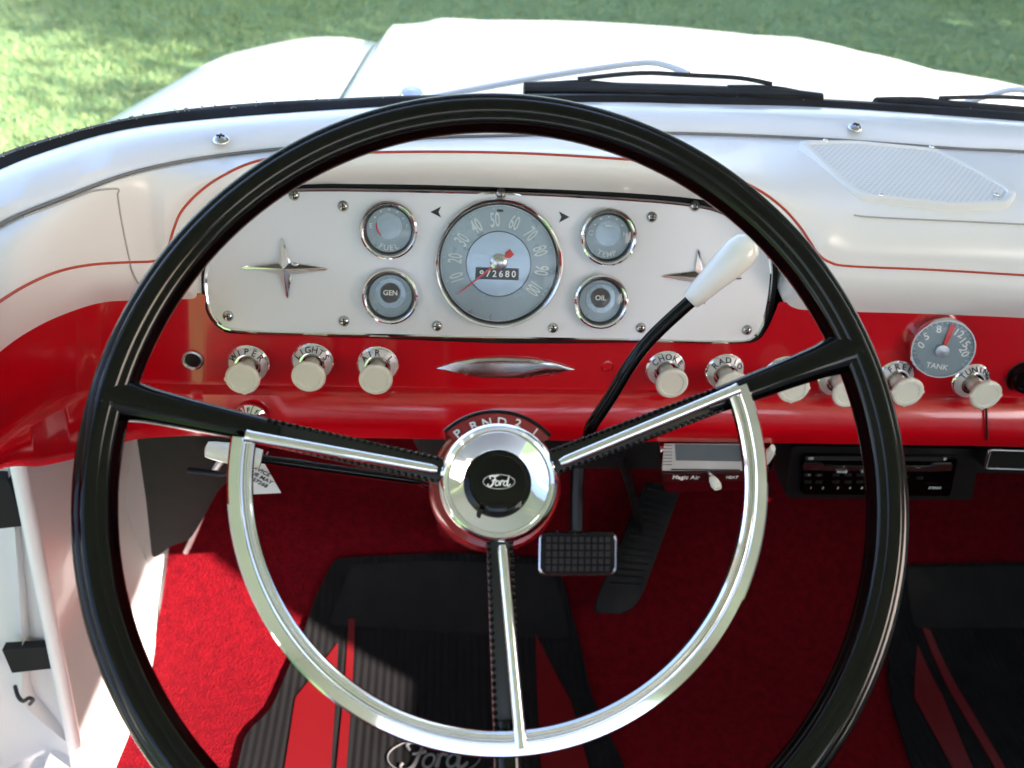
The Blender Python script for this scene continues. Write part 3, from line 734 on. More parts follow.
# ================================================================== CONTROL KNOBS
KG = 'ivory pull knobs along the red dashboard'
def knob(bx, by, cx, cy, word, label, ragged=False, rb=.0170, Lk=.026, name='pull_knob'):
    c = fpt(bx, by); n = FN[2]; k = empty(name, c, label, 'control knob', KG)
    tgt = None
    b = BM(); lathe(b, c, FN, [(rb,-.001),(rb,.0015),(rb*.93,.003),(rb*.60,.0065),(rb*.50,.0065),(rb*.46,.004)], 48); bz = obj('bezel', b, 'chrome', k)
    b = BM(); lathe(b, c, FN, [(rb*.92,.0032),(rb*.915,.0036),(rb*.63,.0066),(rb*.62,.0064)], 48); obj('legend_ring', b, 'plate', bz)
    b = BM(); m = len(word)
    for i, ch in enumerate(word):
        a = math.radians(90 - (i-(m-1)/2)*(27 if m < 6 else 24)); d = FN[0]*math.cos(a)+FN[1]*math.sin(a)
        nn = (d*.0035+n*.0055).normalized(); upv = (d*.0055 - n*.0035).normalized(); rgt = upv.cross(nn)
        text(b, ch, c+d*rb*.765+n*.0056, rgt, upv, rb*.42, sx=1.0)
    if m: obj('lettering', b, 'black_ink', bz)
    b = BM(); lathe(b, c, FN, [(.0064,0),(.0068,.010),(.0080,Lk-.008),(.0105,Lk-.003)], 32); obj('stem', b, 'ivory', k)
    b = BM(); R0 = .0134
    ce = c + n*0
    u, v, _ = FN; seg = 60; rows = []
    for r_, h_ in [(.0085,Lk-.010),(.0118,Lk-.004),(1,Lk-.0015),(1,Lk+.001),(.0120,Lk+.0025),(.0098,Lk+.0026),(.0092,Lk+.0016),(.0001,Lk+.0016)]:
        row = []
        for q in range(seg):
            a = 2*PI*q/seg; rr = (R0 + (.0009 if (ragged and (q % 15) in (0,1)) else 0)) if r_ == 1 else r_
            row.append(c + u*(rr*math.cos(a)) + v*(rr*math.sin(a)) + n*h_)
        rows.append(row)
    loft(b, rows, close=True); obj('cap', b, 'ivory', k)
    return k
knob(249,363,241,375,'WIPER','ivory pull knob marked WIPER, leftmost on the red dash', True)
knob(313,361,310,375,'LIGHTS','ivory pull knob marked LIGHTS, second from the left')
knob(378,364,376,377,'AIR L','ivory pull knob marked AIR L, third from the left')
knob(665,368,673,382,'CHOKE','ivory pull knob marked CHOKE, right of the gear lever')
knob(724,371,735,386,'RADIO','ivory pull knob marked RADIO, touching the right spoke from above', True)
knob(783,373,794,388,'','ivory pull knob mostly hidden behind the right spoke', True)
knob(836,378,846,387,'','ivory pull knob tucked between right spoke and wheel rim')
knob(894,377,908,386,'FREE','ivory pull knob just right of the rim, left of the round gauge', True)
knob(970,380,986,388,'TUNING','ivory pull knob marked TUNING, right of the round gauge', True)
# bezel of a missing knob below WIPER
c = U(251,418,Y=.588); b = BM(); lathe(b, c, FN, [(.0135,-.001),(.0135,.002),(.0125,.003),(.008,.0065),(.0065,.0065),(.0062,.0)], 40)
ig = empty('ignition_switch', c, 'small chrome ignition bezel below the WIPER knob, half hidden by the left spoke', 'switch'); ib_ = obj('bezel', b, 'chrome', ig)
b = BM()
for i, ch in enumerate('OFF'):
    a = math.radians(130-i*38); d = FN[0]*math.cos(a)+FN[1]*math.sin(a); nn = (d*.0035+FN[2]*.0055).normalized(); upv = (d*.0055-FN[2]*.0035).normalized()
    text(b, ch, c+d*.0105+FN[2]*.0052, upv.cross(nn), upv, .0058)
obj('lettering', b, 'black_ink', ib_)
b = BM(); disc(b, c, FN, .0068, .004, 24); obj('key_cylinder', b, 'satin', ig)
c = fpt(1024,375); bk = empty('cigarette_lighter', c, 'round black push knob at the right edge of the red dash', 'lighter')
b = BM(); lathe(b, c, FN, [(.0145,0),(.0150,.006),(.0135,.010),(.0115,.010),(.010,.007),(.0001,.007)], 40); obj('knob', b, 'black_gloss', bk)
b = BM(); lathe(b, c, FN, [(.0165,-.001),(.0165,.001),(.0145,.0015)], 40); obj('collar', b, 'black_plastic', bk)
# round add-on gauge, turned towards the driver
GN = frame(V((-.24,-.9,.22))); c = U(942,348,Y=.598)
rg = empty('round_gauge', c, 'round chrome add-on gauge with a red hand, between two ivory knobs right of the wheel', 'gauge')
r = .0260
b = BM(); lathe(b, c, GN, [(r*.93,-.014),(r,-.002),(r*1.0,.002),(r*.97,.004),(r*.93,.004),(r*.91,.0015)], 56); obj('bezel', b, 'chrome', rg)
b = BM(); disc(b, c, GN, r*.92, .0012, 48); obj('dial', b, 'dial', rg)
b = BM(); u_, v_, n_ = GN
for a, s in ((60,'12'),(28,'15'),(0,'20'),(152,'5'),(180,'0'),(115,'8')):
    d = u_*math.cos(math.radians(a))+v_*math.sin(math.radians(a)); text(b, s, c+d*r*.66+n_*.0016, u_, v_, r*.34, rot=math.radians(a-90)*.6)
text(b, 'TANK', c-v_*r*.62+n_*.0016, u_, v_, r*.25)
for k in range(24):
    a = math.radians(210-k*10.4); d = u_*math.cos(a)+v_*math.sin(a); tube(b, [c+d*r*.82+n_*.0016, c+d*r*.89+n_*.0016], .0002, 4)
obj('markings', b, 'white_ink', rg)
b = BM(); d = (u_*.10+v_).normalized(); w = d.cross(n_)
prism(b, [c-w*.0012+n_*.0028, c+w*.0012+n_*.0028, c+d*r*.84+w*.0022+n_*.0028, c+d*r*.84-w*.0022+n_*.0028], n_*.0006); obj('hand', b, 'needle', rg)
b = BM(); lathe(b, c-v_*.002, GN, [(.0060,.0015),(.0055,.004),(.0001,.0045)], 28); obj('hand_cap', b, 'satin', rg)
b = BM(); lathe(b, c, GN, [(r*.93,.003),(r*.5,.0048),(.0001,.0055)], 40); obj('lens', b, 'lens', rg)

# ================================================================== UNDER THE DASH
# chrome heater control with two white levers
hy = .60
H = lambda px, py, o=0: U(px, py, Y=hy-o)
hc = empty('heater_control', H(715,470), 'chrome heater control box with two white levers hanging under the dash', 'heater control')
b = BM(); prism(b, rounded([H(657,441), H(773,443), H(766,481), H(662,484)], .004), V((0,-.012,.0)), .002); obj('housing', b, 'chrome', hc)
# (the front face sits 12 mm nearer)
b = BM(); q = [U(p[0],p[1],Y=hy-.0125) for p in ((664,443.5),(760,444),(760,470),(662,470))]; prism(b, q, V((0,-.0008,0))); obj('scale_plate', b, 'plate', hc)
b = BM(); q = [U(p[0],p[1],Y=hy-.0136) for p in ((675,444),(742,445),(742,461),(676,460))]; prism(b, q, V((0,-.0006,0))); obj('window', b, 'glass_grey', hc)
b = BM()
for i in range(7): y = 445.5+i*3.2; tube(b, [U(663,y,Y=hy-.0138), U(672,y,Y=hy-.0138)], .0003, 4)
tube(b, [U(671,469.5,Y=hy-.0138), U(740,470,Y=hy-.0138)], .0008, 4); obj('scale_marks', b, 'black_ink', hc)
b = BM(); q = [U(p[0],p[1],Y=hy-.0126) for p in ((661,473),(764,472),(762,480),(664,482))]; prism(b, q, V((0,-.0008,0))); obj('lower_strip', b, 'dark_red', hc)
b = BM(); text(b, 'Magic Air', U(686,477.5,Y=hy-.0142), V((1,0,0)), V((0,.0,1)), .0065); text(b, 'HEAT', U(732,477.5,Y=hy-.0142), V((1,0,0)), V((0,0,1)), .0045); obj('script', b, 'white_ink', hc)
for pts_ in (((708,473),(712,477),(717,481),(718,489)),((768,470),(764,464),(768,455),(773,448))):
    b = BM(); p = [U(x,y,Y=hy-.014-.006*i) for i,(x,y) in enumerate(pts_)]
    tube(b, p[:2], .002, 8); lv = obj('lever', b, 'chrome', hc)
    b = BM(); tube(b, [p[1], p[1].lerp(p[3],.3), p[1].lerp(p[3],.7), p[3]], [.0030,.0046,.0052,.0036], 14, flat=.6); obj('lever_knob', b, 'white_plastic', lv)
# radio
ry = .615; Rr = lambda px, py, o=0: U(px, py, Y=ry-o)
rd = empty('car_radio', Rr(880,480), 'black modern car radio with small buttons mounted under the red dash', 'radio')
b = BM(); prism(b, rounded([Rr(792,446), Rr(980,449), Rr(972,500), Rr(786,498)], .004), V((0,.16,0))); obj('bracket', b, 'black_plastic', rd)
b = BM(); prism(b, rounded([Rr(803,453,.001), Rr(955,455,.001), Rr(947,492,.001), Rr(800,490,.001)], .002), V((0,-.006,0)), .001); obj('face', b, 'black_gloss', rd)
b = BM(); prism(b, [Rr(803,463,.0075), Rr(822,463,.0075), Rr(824,466,.0075), Rr(930,467,.0075), Rr(934,464,.0075), Rr(952,464,.0075), Rr(951,470,.0075), Rr(934,471,.0075), Rr(824,470,.0075), Rr(803,469,.0075)][::-1], V((0,-.001,0))); obj('silver_bar', b, 'satin', rd)
b = BM(); prism(b, [Rr(806,456,.0074), Rr(944,457,.0074), Rr(944,461,.0074), Rr(806,460,.0074)][::-1], V((0,-.0004,0))); obj('cassette_slot', b, 'dark_void', rd)
b0_ = None
for (px,py) in ((808,475),(819,475),(836,475),(848,475),(860,475),(872,475),(808,482),(819,482),(836,482),(848,482),(860,482),(872,482),(905,477),(920,478)):
    b = BM(); box(b, Rr(px,py,.0080), (.0062,.0014,.0030), bev=.0004); obj('button', b, 'black_plastic', rd)
b = BM()
for (px,py,s) in ((811,458.5,'CD'),(945,459,'EJ'),(809,475,'+'),(819,475,'-'),(842,472,'MODE'),(866,472,'SCAN'),(811,488,'1'),(823,488,'2'),(838,488,'3'),(850,488,'4'),(862,488,'5'),(935,488,'STEREO')): text(b, s, Rr(px,py,.0099), V((1,0,0)), V((0,0,1)), .0036)
obj('lettering', b, 'numeral', rd)
# ashtray frame at right edge
at = empty('ashtray', U(1012,460,Y=.60), 'chrome edged black ashtray under the dash at the right edge', 'ashtray')
b = BM(); prism(b, [U(*p,Y=.60) for p in ((990,449),(1080,452),(1080,472),(984,469))], V((0,.10,0))); obj('tray', b, 'black_plastic', at)
b = BM(); closed_tube(b, rounded([U(*p,Y=.598) for p in ((990,449.5),(1080,453),(1080,471),(985,468))],.003), .0014); obj('chrome_frame', b, 'satin', at)
# black air duct at left
dk = empty('air_duct', U(165,500,Y=.74), 'black moulded air duct hanging by the left kick panel', 'air duct')
b = BM(); q = rounded([U(*p,Y=.72) for p in ((136,432),(250,436),(242,470),(218,490),(205,515),(190,540),(170,546),(160,555),(152,558),(146,500))], .010); prism(b, q, V((0,.10,0)), .004); obj('duct_body', b, 'dark_duct', dk)
b = BM(); tube(b, [U(188,470,Y=.70),U(222,474,Y=.70),U(240,470,Y=.70)], .004, 8, flat=.5); obj('bracket', b, 'black_plastic', dk)
b = BM(); tube(b, smooth_path([U(236,445,Y=.70), U(215,470,Y=.72), U(207,500,Y=.78), U(196,530,Y=.82), U(186,552,Y=.85)], 6), .0035, 8); tag(obj('carpet_edge', b, 'cab_paint'), 'pale thin edge between carpet and kick panel running down beside the black air duct', 'carpet_edge')  # pale tube added in place of the carpet and panel edge
# paper tag
tg = empty('paper_tag', U(262,480,Y=.60), 'white paper service tag hanging below the turn signal lever', 'paper tag')
b = BM(); q = [U(*p,Y=.60) for p in ((232,462),(264,463),(281,493),(240,495))]; prism(b, q, V((0,.0006,0))); obj('card', b, 'paper', tg)
b = BM(); rt = (q[1]-q[0]).normalized(); 
for i,s in enumerate(('SERVICE','DUE MAY','57268')): text(b, s, U(259+i*.5,470+i*6.5,Y=.5992), V((.80,0,-.6)), V((.6,0,.8)), .0060)
obj('writing', b, 'black_ink', tg)
b = BM(); tube(b, [U(268,452,Y=.62),U(262,464,Y=.601)], .0006, 5); obj('string', b, 'paper', tg)
# wiring loom, then a dark box added for the under-dash shade
b = BM(); tube(b, smooth_path([U(620,455,Y=.72),U(625,470,Y=.74),U(634,500,Y=.80),U(640,530,Y=.86)],5), .005, 8); tag(obj('wiring_loom', b, 'rubber'), 'black wiring loom dropping behind the column', 'wiring')
b = BM(); box(b, V((XC+.17,.92,EYE-.53)), (1.15,.36,.24), bev=.03); tag(obj('underdash_shade_box', b, 'dark_void'), 'added dark box standing in for the shade under the dash', 'shade box')

# pedals
pc = U(578,554,Y=.80); pfr = frame(V((0,-.80,.60)))
br = empty('brake_pedal', pc, 'brake pedal with a black waffle rubber pad and metal edge', 'pedal')
hw = (U(615,554,Y=.80)-U(541,554,Y=.80)).length/2; hh = .026
def rrect(c, fr, a, b_, r_): return rounded([c-fr[0]*a-fr[1]*b_, c+fr[0]*a-fr[1]*b_, c+fr[0]*a+fr[1]*b_, c-fr[0]*a+fr[1]*b_], r_)
b = BM(); prism(b, rrect(pc-pfr[2]*.012, pfr, hw, hh, .008), pfr[2]*.012, .003); obj('pedal_pad', b, 'rubber', br)
b = BM(); closed_tube(b, rrect(pc-pfr[2]*.003, pfr, hw+.0008, hh+.0008, .009), .0022); obj('metal_edge', b, 'satin', br)
b = BM()
for i in range(10):
    for j in range(5): box(b, pc+pfr[0]*((i-4.5)*hw*.178)+pfr[1]*((j-2)*hh*.36), (.0055,.0062,.004), pfr)
obj('tread', b, 'tread', br)
b = BM(); tube(b, [pc-pfr[2]*.012, pc+V((0,.06,.05)), pc+V((0,.14,.22))], .009, 8); obj('pedal_arm', b, 'black_plastic', br)
ap = empty('accelerator_pedal', floor_pt(*floor_s(612,612)), 'long ribbed black accelerator pedal leaning on the toe board', 'pedal')
q = [UP(px,py,toe_p+toe_n*.05,toe_n) for px,py in ((645,482),(679,490),(640,596),(626,614),(592,613),(598,594))]
b = BM(); prism(b, rounded(q,.010), -toe_n*.012 if False else toe_n*.012, .003); obj('pedal_pad', b, 'rubber', ap)
b = BM(); tl, trr, br_, bl = q[0], q[1], q[2], q[5]
for i in range(15):
    t = .06+i/15*.9; a_ = tl.lerp(bl,t).lerp(trr.lerp(br_,t),.12); c_ = tl.lerp(bl,t).lerp(trr.lerp(br_,t),.88); tube(b, [a_+toe_n*.0125, c_+toe_n*.0125], .0018, 6)
obj('ribs', b, 'rubber', ap)
b = BM(); m_ = tl.lerp(bl,.4).lerp(trr.lerp(br_,.4),.5); tube(b, [m_, m_-toe_n*.05], .008, 8); obj('pedal_link', b, 'black_plastic', ap)

# floor mats
def mat_piece(name, pxs, off, th, m, parent, rnd=.015):
    p2 = [V((*floor_s(*p), 0)) for p in pxs]; p2 = rounded(p2, rnd, 4) if rnd else p2
    b = BM(); vs = [b.verts.new(p) for p in p2]; f = b.faces.new(vs)
    bmesh.ops.triangulate(b, faces=[f])
    for s in [-.25]+list(np.linspace(-.12,.12,17))+[.2]:
        bmesh.ops.bisect_plane(b, geom=list(b.verts)+list(b.edges)+list(b.faces), plane_co=(0,s,0), plane_no=(0,1,0))
    r = bmesh.ops.extrude_face_region(b, geom=list(b.faces)); top_ = {v for v in r['geom'] if isinstance(v, bmesh.types.BMVert)}
    for v in b.verts:
        v.co = floor_pt(v.co.x, v.co.y, off+(th if v in top_ else 0))
    return obj(name, b, m, parent)
wave_bump('mat_black', 32, .5, .002, 'X')
dm = empty('floor_mat', floor_pt(*floor_s(430,700)), 'black ribbed driver floor mat with red side stripes and an oval script logo', 'floor mat')
mat_piece('mat_base', [(335,559),(450,553),(556,560),(566,600),(579,650),(592,703),(623,768),(660,860),(220,860),(239,768),(246,737),(272,713),(288,675),(305,640),(315,605)], .002, .006, 'mat_black', dm)
mat_piece('red_stripe', [(339,648),(336,700),(325,860),(270,860),(286,768),(296,702)], .0085, .0014, 'mat_red', dm, .003)
mat_piece('red_stripe', [(350,626),(356,626),(352,700),(340,860),(328,860),(344,700)], .0085, .0014, 'mat_red', dm, .001)
mat_piece('red_stripe', [(534,640),(570,706),(612,860),(552,860),(540,768)], .0085, .0014, 'mat_red', dm, .003)
mat_piece('upper_panel', [(352,566),(440,562),(548,566),(560,600),(568,645),(330,632)], .0085, .0012, 'rubber', dm, .012)
X_, s_ = floor_s(434,762); c = floor_pt(X_, s_, .0095); fv = V((0,1,0)) if s_ < 0 else toe_d
b = BM(); script_ford(b, c, V((1,0,0)), fv, (U(478,758,Z=ZF)-U(386,758,Z=ZF)).length/2.5, .05, h=.0005); obj('script_logo', b, 'logo_grey', dm)
pm = empty('floor_mat', floor_pt(*floor_s(980,700)), 'black passenger floor mat with diagonal red stripes, at the right edge', 'floor mat')
mat_piece('mat_base', [(895,566),(1024,563),(1250,565),(1250,860),(960,860),(910,768),(889,700),(884,650)], .002, .006, 'mat_black', pm)
mat_piece('upper_panel', [(902,569),(1024,567),(1240,569),(1240,640),(1024,634),(906,634)], .0085, .0012, 'rubber', pm, .01)
mat_piece('red_stripe', [(912,650),(912,702),(948,768),(985,860),(1015,860),(968,768),(940,700)], .0085, .0014, 'mat_red', pm, .003)
mat_piece('red_stripe', [(914,634),(922,636),(960,700),(1000,768),(1050,860),(1035,860),(990,768),(950,700)], .0085, .0014, 'mat_red', pm, .001)

# ================================================================== STEERING
nc = V((.092,.182,.979)).normalized()          # wheel normal seen from the eye (right, up, back)
wn = Rt*nc.x + Up*nc.y - Fw*nc.z
wc = CAM + Rt*0.0 + Up*0 + Fw*0
wc = CAM + ray(507,480.5)*.4545
WF = frame(wn)
wu, wv, wn = WF
def W(px, py, h=0): return UP(px, py, wc+wn*h, wn)
def wang(p): d = p-wc; return math.atan2(d.dot(wv), d.dot(wu))
def wp(a, r, h=0): return wc + wu*(r*math.cos(a)) + wv*(r*math.sin(a)) + wn*h
wheel = empty('steering_wheel', wc, 'large thin black steering wheel with three spokes and a chrome half horn ring', 'steering wheel')
b = BM(); RM, rt_ = .2045, .0108
rows = []
sec = []
for k in range(40):
    a = 2*PI*k/40; g = rt_*(1 - .085*math.exp(-((math.degrees(a)-62)/7)**2) - .085*math.exp(-((math.degrees(a)-118)/7)**2) - .07*math.exp(-((math.degrees(a)-160)/6)**2) - .07*math.exp(-((math.degrees(a)-20)/6)**2))
    sec.append((g*math.cos(a), g*math.sin(a)))
for i in range(160):
    a = 2*PI*i/160; rows.append([wp(a, RM+x, y) for x,y in sec])
loft(b, rows, close=True, closerows=True); obj('rim', b, 'black_gloss', wheel)
aL, aR, aB = wang(W(112,397)), wang(W(858,347)), wang(W(512,768,0))
hubp = W(498,483,.004)
dots = []
for nm, a, endpx, jx_ in (('l',aL,(112,397),(243,424)), ('r',aR,(858,347),(742,394)), ('b',aB,(512,768),(510,740))):
    end = wp(a, RM, 0); st = hubp - wn*.006; d = (end-st); L_ = d.length; d.normalize(); side = d.cross(wn)
    b = BM(); j = .60; pts_ = [st+d*(L_*t) for t in (j-.03, j, .70, .80, .90, .97, 1.0)]
    tube(b, pts_, [.0058,.0068,.0074,.0081,.0092,.0115,.0135], 20, flat=.85, hint=wn); 
    obj('spoke', b, 'black_gloss', wheel)
    b = BM(); p0 = st+d*.028; p1 = st+d*(L_*(j+.01)); md = (p0+p1)/2
    box(b, md, (.0135, (p1-p0).length, .007), (side, d, wn), bev=.002)
    sp = obj('spoke_core', b, 'black_plastic', wheel)
    b = BM(); nb = int((p1-p0).length/.0034)
    for i in range(nb):
        for sg in (-1,1):
            p = p0.lerp(p1,(i+.5)/nb)+side*(sg*.0058)+wn*.0036
            bmesh.ops.create_icosphere(b, subdivisions=1, radius=.00135, matrix=Matrix.Translation(p))
    obj('beading', b, 'black_gloss', sp)
# horn ring: circle through three measured points
hh_ = .010
q3 = [W(241,452,hh_), W(522,744,hh_), W(742,400,hh_)]
xy = [((p-wc).dot(wu), (p-wc).dot(wv)) for p in q3]
(ax_,ay_),(bx_,by_),(cx_,cy_) = xy
D = 2*(ax_*(by_-cy_)+bx_*(cy_-ay_)+cx_*(ay_-by_))
ux = ((ax_**2+ay_**2)*(by_-cy_)+(bx_**2+by_**2)*(cy_-ay_)+(cx_**2+cy_**2)*(ay_-by_))/D
uy = ((ax_**2+ay_**2)*(cx_-bx_)+(bx_**2+by_**2)*(ax_-cx_)+(cx_**2+cy_**2)*(bx_-ax_))/D
rh = math.hypot(ax_-ux, ay_-uy); hc_ = wc+wu*ux+wv*uy
def hang(p): d = p-hc_; return math.atan2(d.dot(wv), d.dot(wu))
a0, a1 = hang(W(243,438,hh_)), hang(W(735,388,hh_))
if a0 > 0: a0 -= 2*PI
if a1 < a0: a1 += 2*PI
b = BM(); prof = [(-.0062,-.003),(-.0062,.0006),(-.0052,.0018),(-.0040,.0020),(-.0032,.0010),(-.0028,-.0008),(-.0022,-.0008),(-.0016,.0014),(-.0004,.0026),(.0046,.0022),(.0058,.0008),(.0060,-.003)]
rows = []
for i in range(97):
    a = a0+(a1-a0)*i/96; d = wu*math.cos(a)+wv*math.sin(a); rows.append([hc_+d*(rh+x)+wn*(hh_+y) for x,y in prof])
R = loft(b, rows, close=True); cap(b, R[0]); cap(b, R[-1][::-1])
ring = obj('horn_ring', b, 'chrome', wheel)
for (x0,y0),(x1,y1_) in (((437,470),(246,436)),((560,463),(738,389)),((502,545),(521,748))):
    b = BM(); p0 = W(x0,y0,.007); p1 = W(x1,y1_,hh_+.001); tube(b, [p0, p0.lerp(p1,.03), p0.lerp(p1,.5), p0.lerp(p1,.97), p1], [.0018,.0026,.0028,.0030,.0034], 14, flat=.9, hint=wn); obj('horn_rod', b, 'chrome', ring)
# hub
HF = WF; hb = W(498.5,482.5,.006)
b = BM(); lathe(b, hb, HF, [(.0285,-.014),(.0300,-.004),(.0304,.001),(.0296,.0042),(.0278,.0058),(.0262,.0050),(.0254,.0034)], 72); obj('hub_ring', b, 'chrome', wheel)
b = BM(); lathe(b, hb, HF, [(.0255,.0036),(.0250,.0042),(.0205,.0012),(.0160,-.0014),(.0142,-.0022)], 72); hd = obj('hub_dish', b, 'chrome', wheel)
b = BM(); lathe(b, hb, HF, [(.0148,-.0026),(.0146,.0010),(.0135,.0022),(.0080,.0034),(.0001,.0038)], 64); hbt = obj('horn_button', b, 'black_gloss', wheel)
b = BM(); script_ford(b, hb+wn*.0034, wu, wv, .0064, .055, h=.0003); obj('script_logo', b, 'white_ink', hbt)
b = BM(); p = hb + wu*(-.0100)+wv*(-.0168)+wn*.0008; d_ = (wu*-.35+wv*-.9).normalized(); box(b, p, (.0022,.0070,.0008), (d_.cross(wn), d_, wn), bev=.0003); obj('dish_slot', b, 'dark_void', hd)
# column
colm = empty('steering_column', hb-wn*.02, 'red steering column with an arched P R N D 2 1 shift indicator', 'steering column')
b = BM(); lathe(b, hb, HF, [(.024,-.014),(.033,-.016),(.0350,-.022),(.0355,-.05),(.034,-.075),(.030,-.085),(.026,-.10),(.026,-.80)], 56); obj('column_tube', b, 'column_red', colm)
b = BM()                                      # indicator hood
A0, A1 = math.radians(42), math.radians(134); rows = []
for i in range(41):
    a = A0+(A1-A0)*i/40; d = wu*math.cos(a)+wv*math.sin(a)
    rows.append([hb+d*.0275+wn*-.016, hb+d*.0300+wn*-.0125, hb+d*.0385+wn*-.0170, hb+d*.0392+wn*-.0175, hb+d*.0395+wn*-.021, hb+d*.0385+wn*-.050, hb+d*.0275+wn*-.05])
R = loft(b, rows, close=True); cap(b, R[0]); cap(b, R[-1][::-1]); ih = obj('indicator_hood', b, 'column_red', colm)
b = BM(); tube(b, [hb+(wu*math.cos(a)+wv*math.sin(a))*.0391+wn*-.0175 for a in np.linspace(A0,A1,40)], .0012, 8); obj('hood_edge', b, 'black_gloss', ih)
b = BM(); nrm = None
for px,py,s in ((458,434,'P'),(474,426,'R'),(487,423,'N'),(502,422,'D'),(518,423.5,'2'),(535,432,'1')):
    p = UP(px,py, hb-wn*.0155, wn); d = (p-hb); rr = d.dot(wu); vv = d.dot(wv); r_ = math.hypot(rr,vv); dh = (wu*rr+wv*vv)/r_
    k = -.0125 + (r_-.030)*(-.0075/.014); P_ = UP(px,py, hb+wn*(k+.0007), wn)
    upv = (dh*.014 - wn*.0075).normalized(); nn = (dh*.0075+wn*.014).normalized()
    text(b, s, P_, upv.cross(nn), upv, .0072)
obj('indicator_letters', b, 'white_ink', ih)
b = BM(); P_ = UP(463,429, hb-wn*.0165, wn); d = (P_-hb); dh = d.normalized(); box(b, P_+wn*.0008, (.0014,.007,.0006), (dh.cross(wn).normalized(), dh, wn)); obj('indicator_pointer', b, 'needle', ih)
# gear lever
gl = empty('gear_lever', U(600,420,Y=.47), 'black column gear lever with a long white grip reaching over the gauges', 'gear lever')
b = BM(); gpts = [hb-wn*.062+wu*.02-wv*.0, U(583,444,Y=.49), U(592,425,Y=.492), U(610,398,Y=.496), U(632,362,Y=.502), U(655,334,Y=.508), U(694,298,Y=.514)]
tube(b, smooth_path(gpts,6), .0047, 14); obj('lever_rod', b, 'black_gloss', gl)
b = BM(); g0, g1 = U(690,301,Y=.5135), U(753,240,Y=.521); gpath = [g0.lerp(g1,t) for t in (0,.02,.1,.35,.6,.8,.92,.98,1.0)]
tube(b, gpath, [.0060,.0070,.0076,.0092,.0112,.0118,.0100,.0065,.002], 24); grip = obj('lever_grip', b, 'white_plastic', gl)
b = BM(); dg_ = (g1-g0).normalized(); 
# turn signal lever
ts = empty('turn_signal_lever', U(330,465,Y=.43), 'thin black turn signal lever with a white tip behind the left of the horn ring', 'turn signal lever')
b = BM(); t0, t1 = hb-wn*.055-wu*.03, U(262,459,Y=.42); tube(b, [t0, U(420,481,Y=.425), t1], [.0034,.0032,.0028], 12); obj('lever_rod', b, 'black_gloss', ts)
b = BM(); t2 = U(205,449,Y=.42); tube(b, [t1.lerp(t2,t) for t in (0,.01,.1,.5,.85,.97,1)], [.004,.0056,.0062,.0068,.0056,.0048,.002], 20); obj('lever_tip', b, 'white_plastic', ts)

# ================================================================== WIPERS
def wiper(label, blade, arm, bows, piv):
    w = empty('windshield_wiper', U(*blade[0],Y=.82), label, 'wiper', 'windshield wipers resting on the glass base')
    B = [U(x,y,Y=Y) for x,y,Y in blade]
    b = BM()
    for i in range(len(B)-1): pass
    tube(b, B, [.0065]+[.0082]*(len(B)-2)+[.0065], 10, flat=1.0); obj('rubber_blade', b, 'rubber', w)
    b = BM(); 
    for bw in bows: tube(b, smooth_path([U(x,y,Y=Y) for x,y,Y in bw],5), .0027, 8, flat=.8)
    obj('blade_frame', b, 'rubber', w)
    b = BM(); tube(b, smooth_path([U(x,y,Y=Y) for x,y,Y in arm],5), .0046, 10, flat=.6); obj('arm', b, 'plate', w)
    b = BM(); p = U(*piv[:2],Y=piv[2]); lathe(b, p, frame(V((0,-.3,1)),V((0,1,0))), [(.014,-.01),(.014,.004),(.010,.012),(.0001,.014)], 20); obj('pivot', b, 'chrome', w)
empty_blade = [(524,89,.830),(560,90,.832),(670,93,.832),(780,97,.832),(821,100,.830)]
class _U0: pass
def U2(x,y,Y): return U(x,y,Y=Y)
_U = U
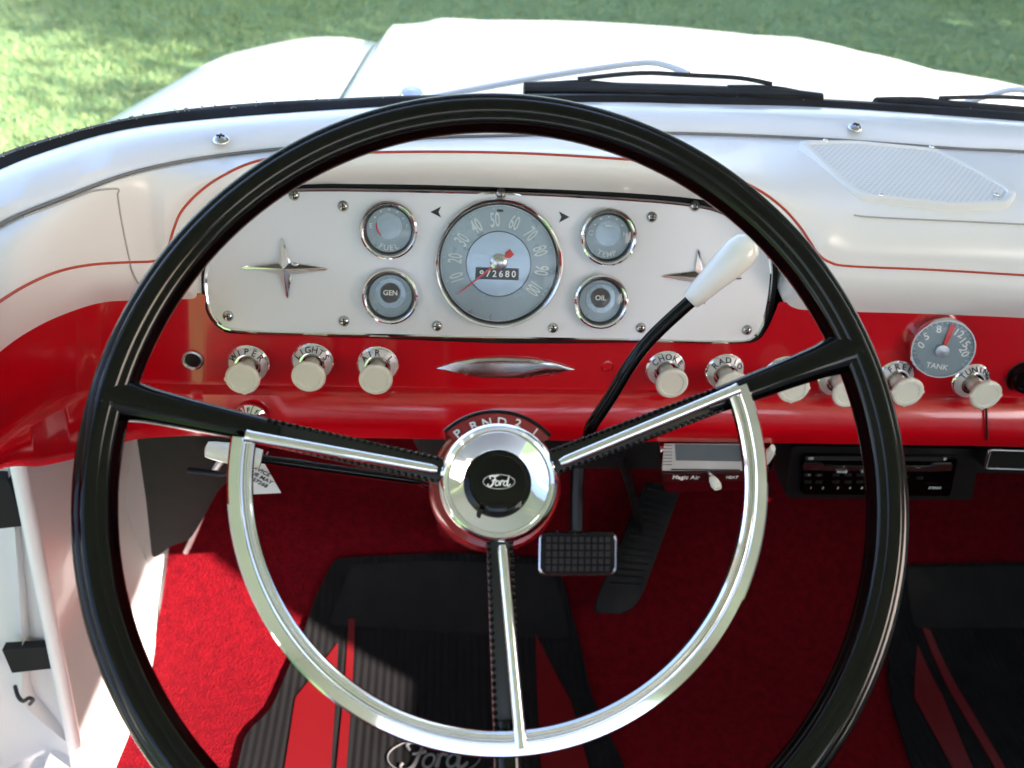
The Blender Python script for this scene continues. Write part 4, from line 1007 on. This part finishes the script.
def U(*a, **k):
    if len(a) == 2: return _U(*a, **k)
    return _U(a[0], a[1], Y=a[2]) if not k else _U(a[0], a[1], **k)
wiper('long wiper lying across the glass base directly above the wheel rim', empty_blade,
      [(414,101,.86),(470,90,.87),(560,74,.875),(640,63,.875),(668,66,.865),(688,74,.85)],
      [[(578,79,.835),(640,73,.84),(688,75,.842),(740,78,.84),(772,84,.835)], [(530,86,.832),(580,82,.834),(625,86,.832)], [(728,87,.832),(775,88,.834),(818,97,.832)]], (412,103,.87))
wiper('passenger side wiper at the right edge of the glass base', [(875,104,.835),(900,105,.836),(1000,113,.836),(1100,122,.836),(1160,127,.834)],
      [(800,118,.90),(900,112,.885),(960,104,.88),(1010,90,.875),(1040,94,.86)],
      [[(940,98,.84),(980,97,.845),(1024,98,.846),(1080,105,.845),(1110,112,.84)], [(880,101,.836),(920,99,.838),(965,106,.836)]], (1230,135,.90))

# ================================================================== LIGHT
w = bpy.data.worlds.new('World'); sc.world = w; w.use_nodes = True; nt = w.node_tree
bg = nt.nodes['Background']; sky = nt.nodes.new('ShaderNodeTexSky'); sky.sky_type = 'NISHITA'; sky.sun_disc = False
sky.sun_elevation = SUN_EL; sky.sun_rotation = math.atan2(to_sun.x, to_sun.y); sky.altitude = 100; sky.air_density = 1.0; sky.dust_density = 2.0; sky.ozone_density = 1.0
nt.links.new(sky.outputs[0], bg.inputs[0]); bg.inputs[1].default_value = .15
sl = bpy.data.lights.new('sun', 'SUN'); sl.energy = 4.8; sl.angle = math.radians(.5); sl.color = (1,.95,.87)
so = bpy.data.objects.new('sun', sl); col.objects.link(so); so.rotation_euler = to_sun.to_track_quat('Z','Y').to_euler(); so.location = (0,0,10)
vs = sc.view_settings; vs.view_transform = 'Standard'; vs.look = 'None'; vs.gamma = 1; vs.exposure = 2.32; vs.use_white_balance = True; vs.white_balance_temperature = 6850; vs.white_balance_tint = 20; vs.use_curve_mapping = False
sc.cycles.max_bounces = 10; sc.cycles.transparent_max_bounces = 12; sc.cycles.sample_clamp_indirect = 8; sc.cycles.caustics_reflective = False
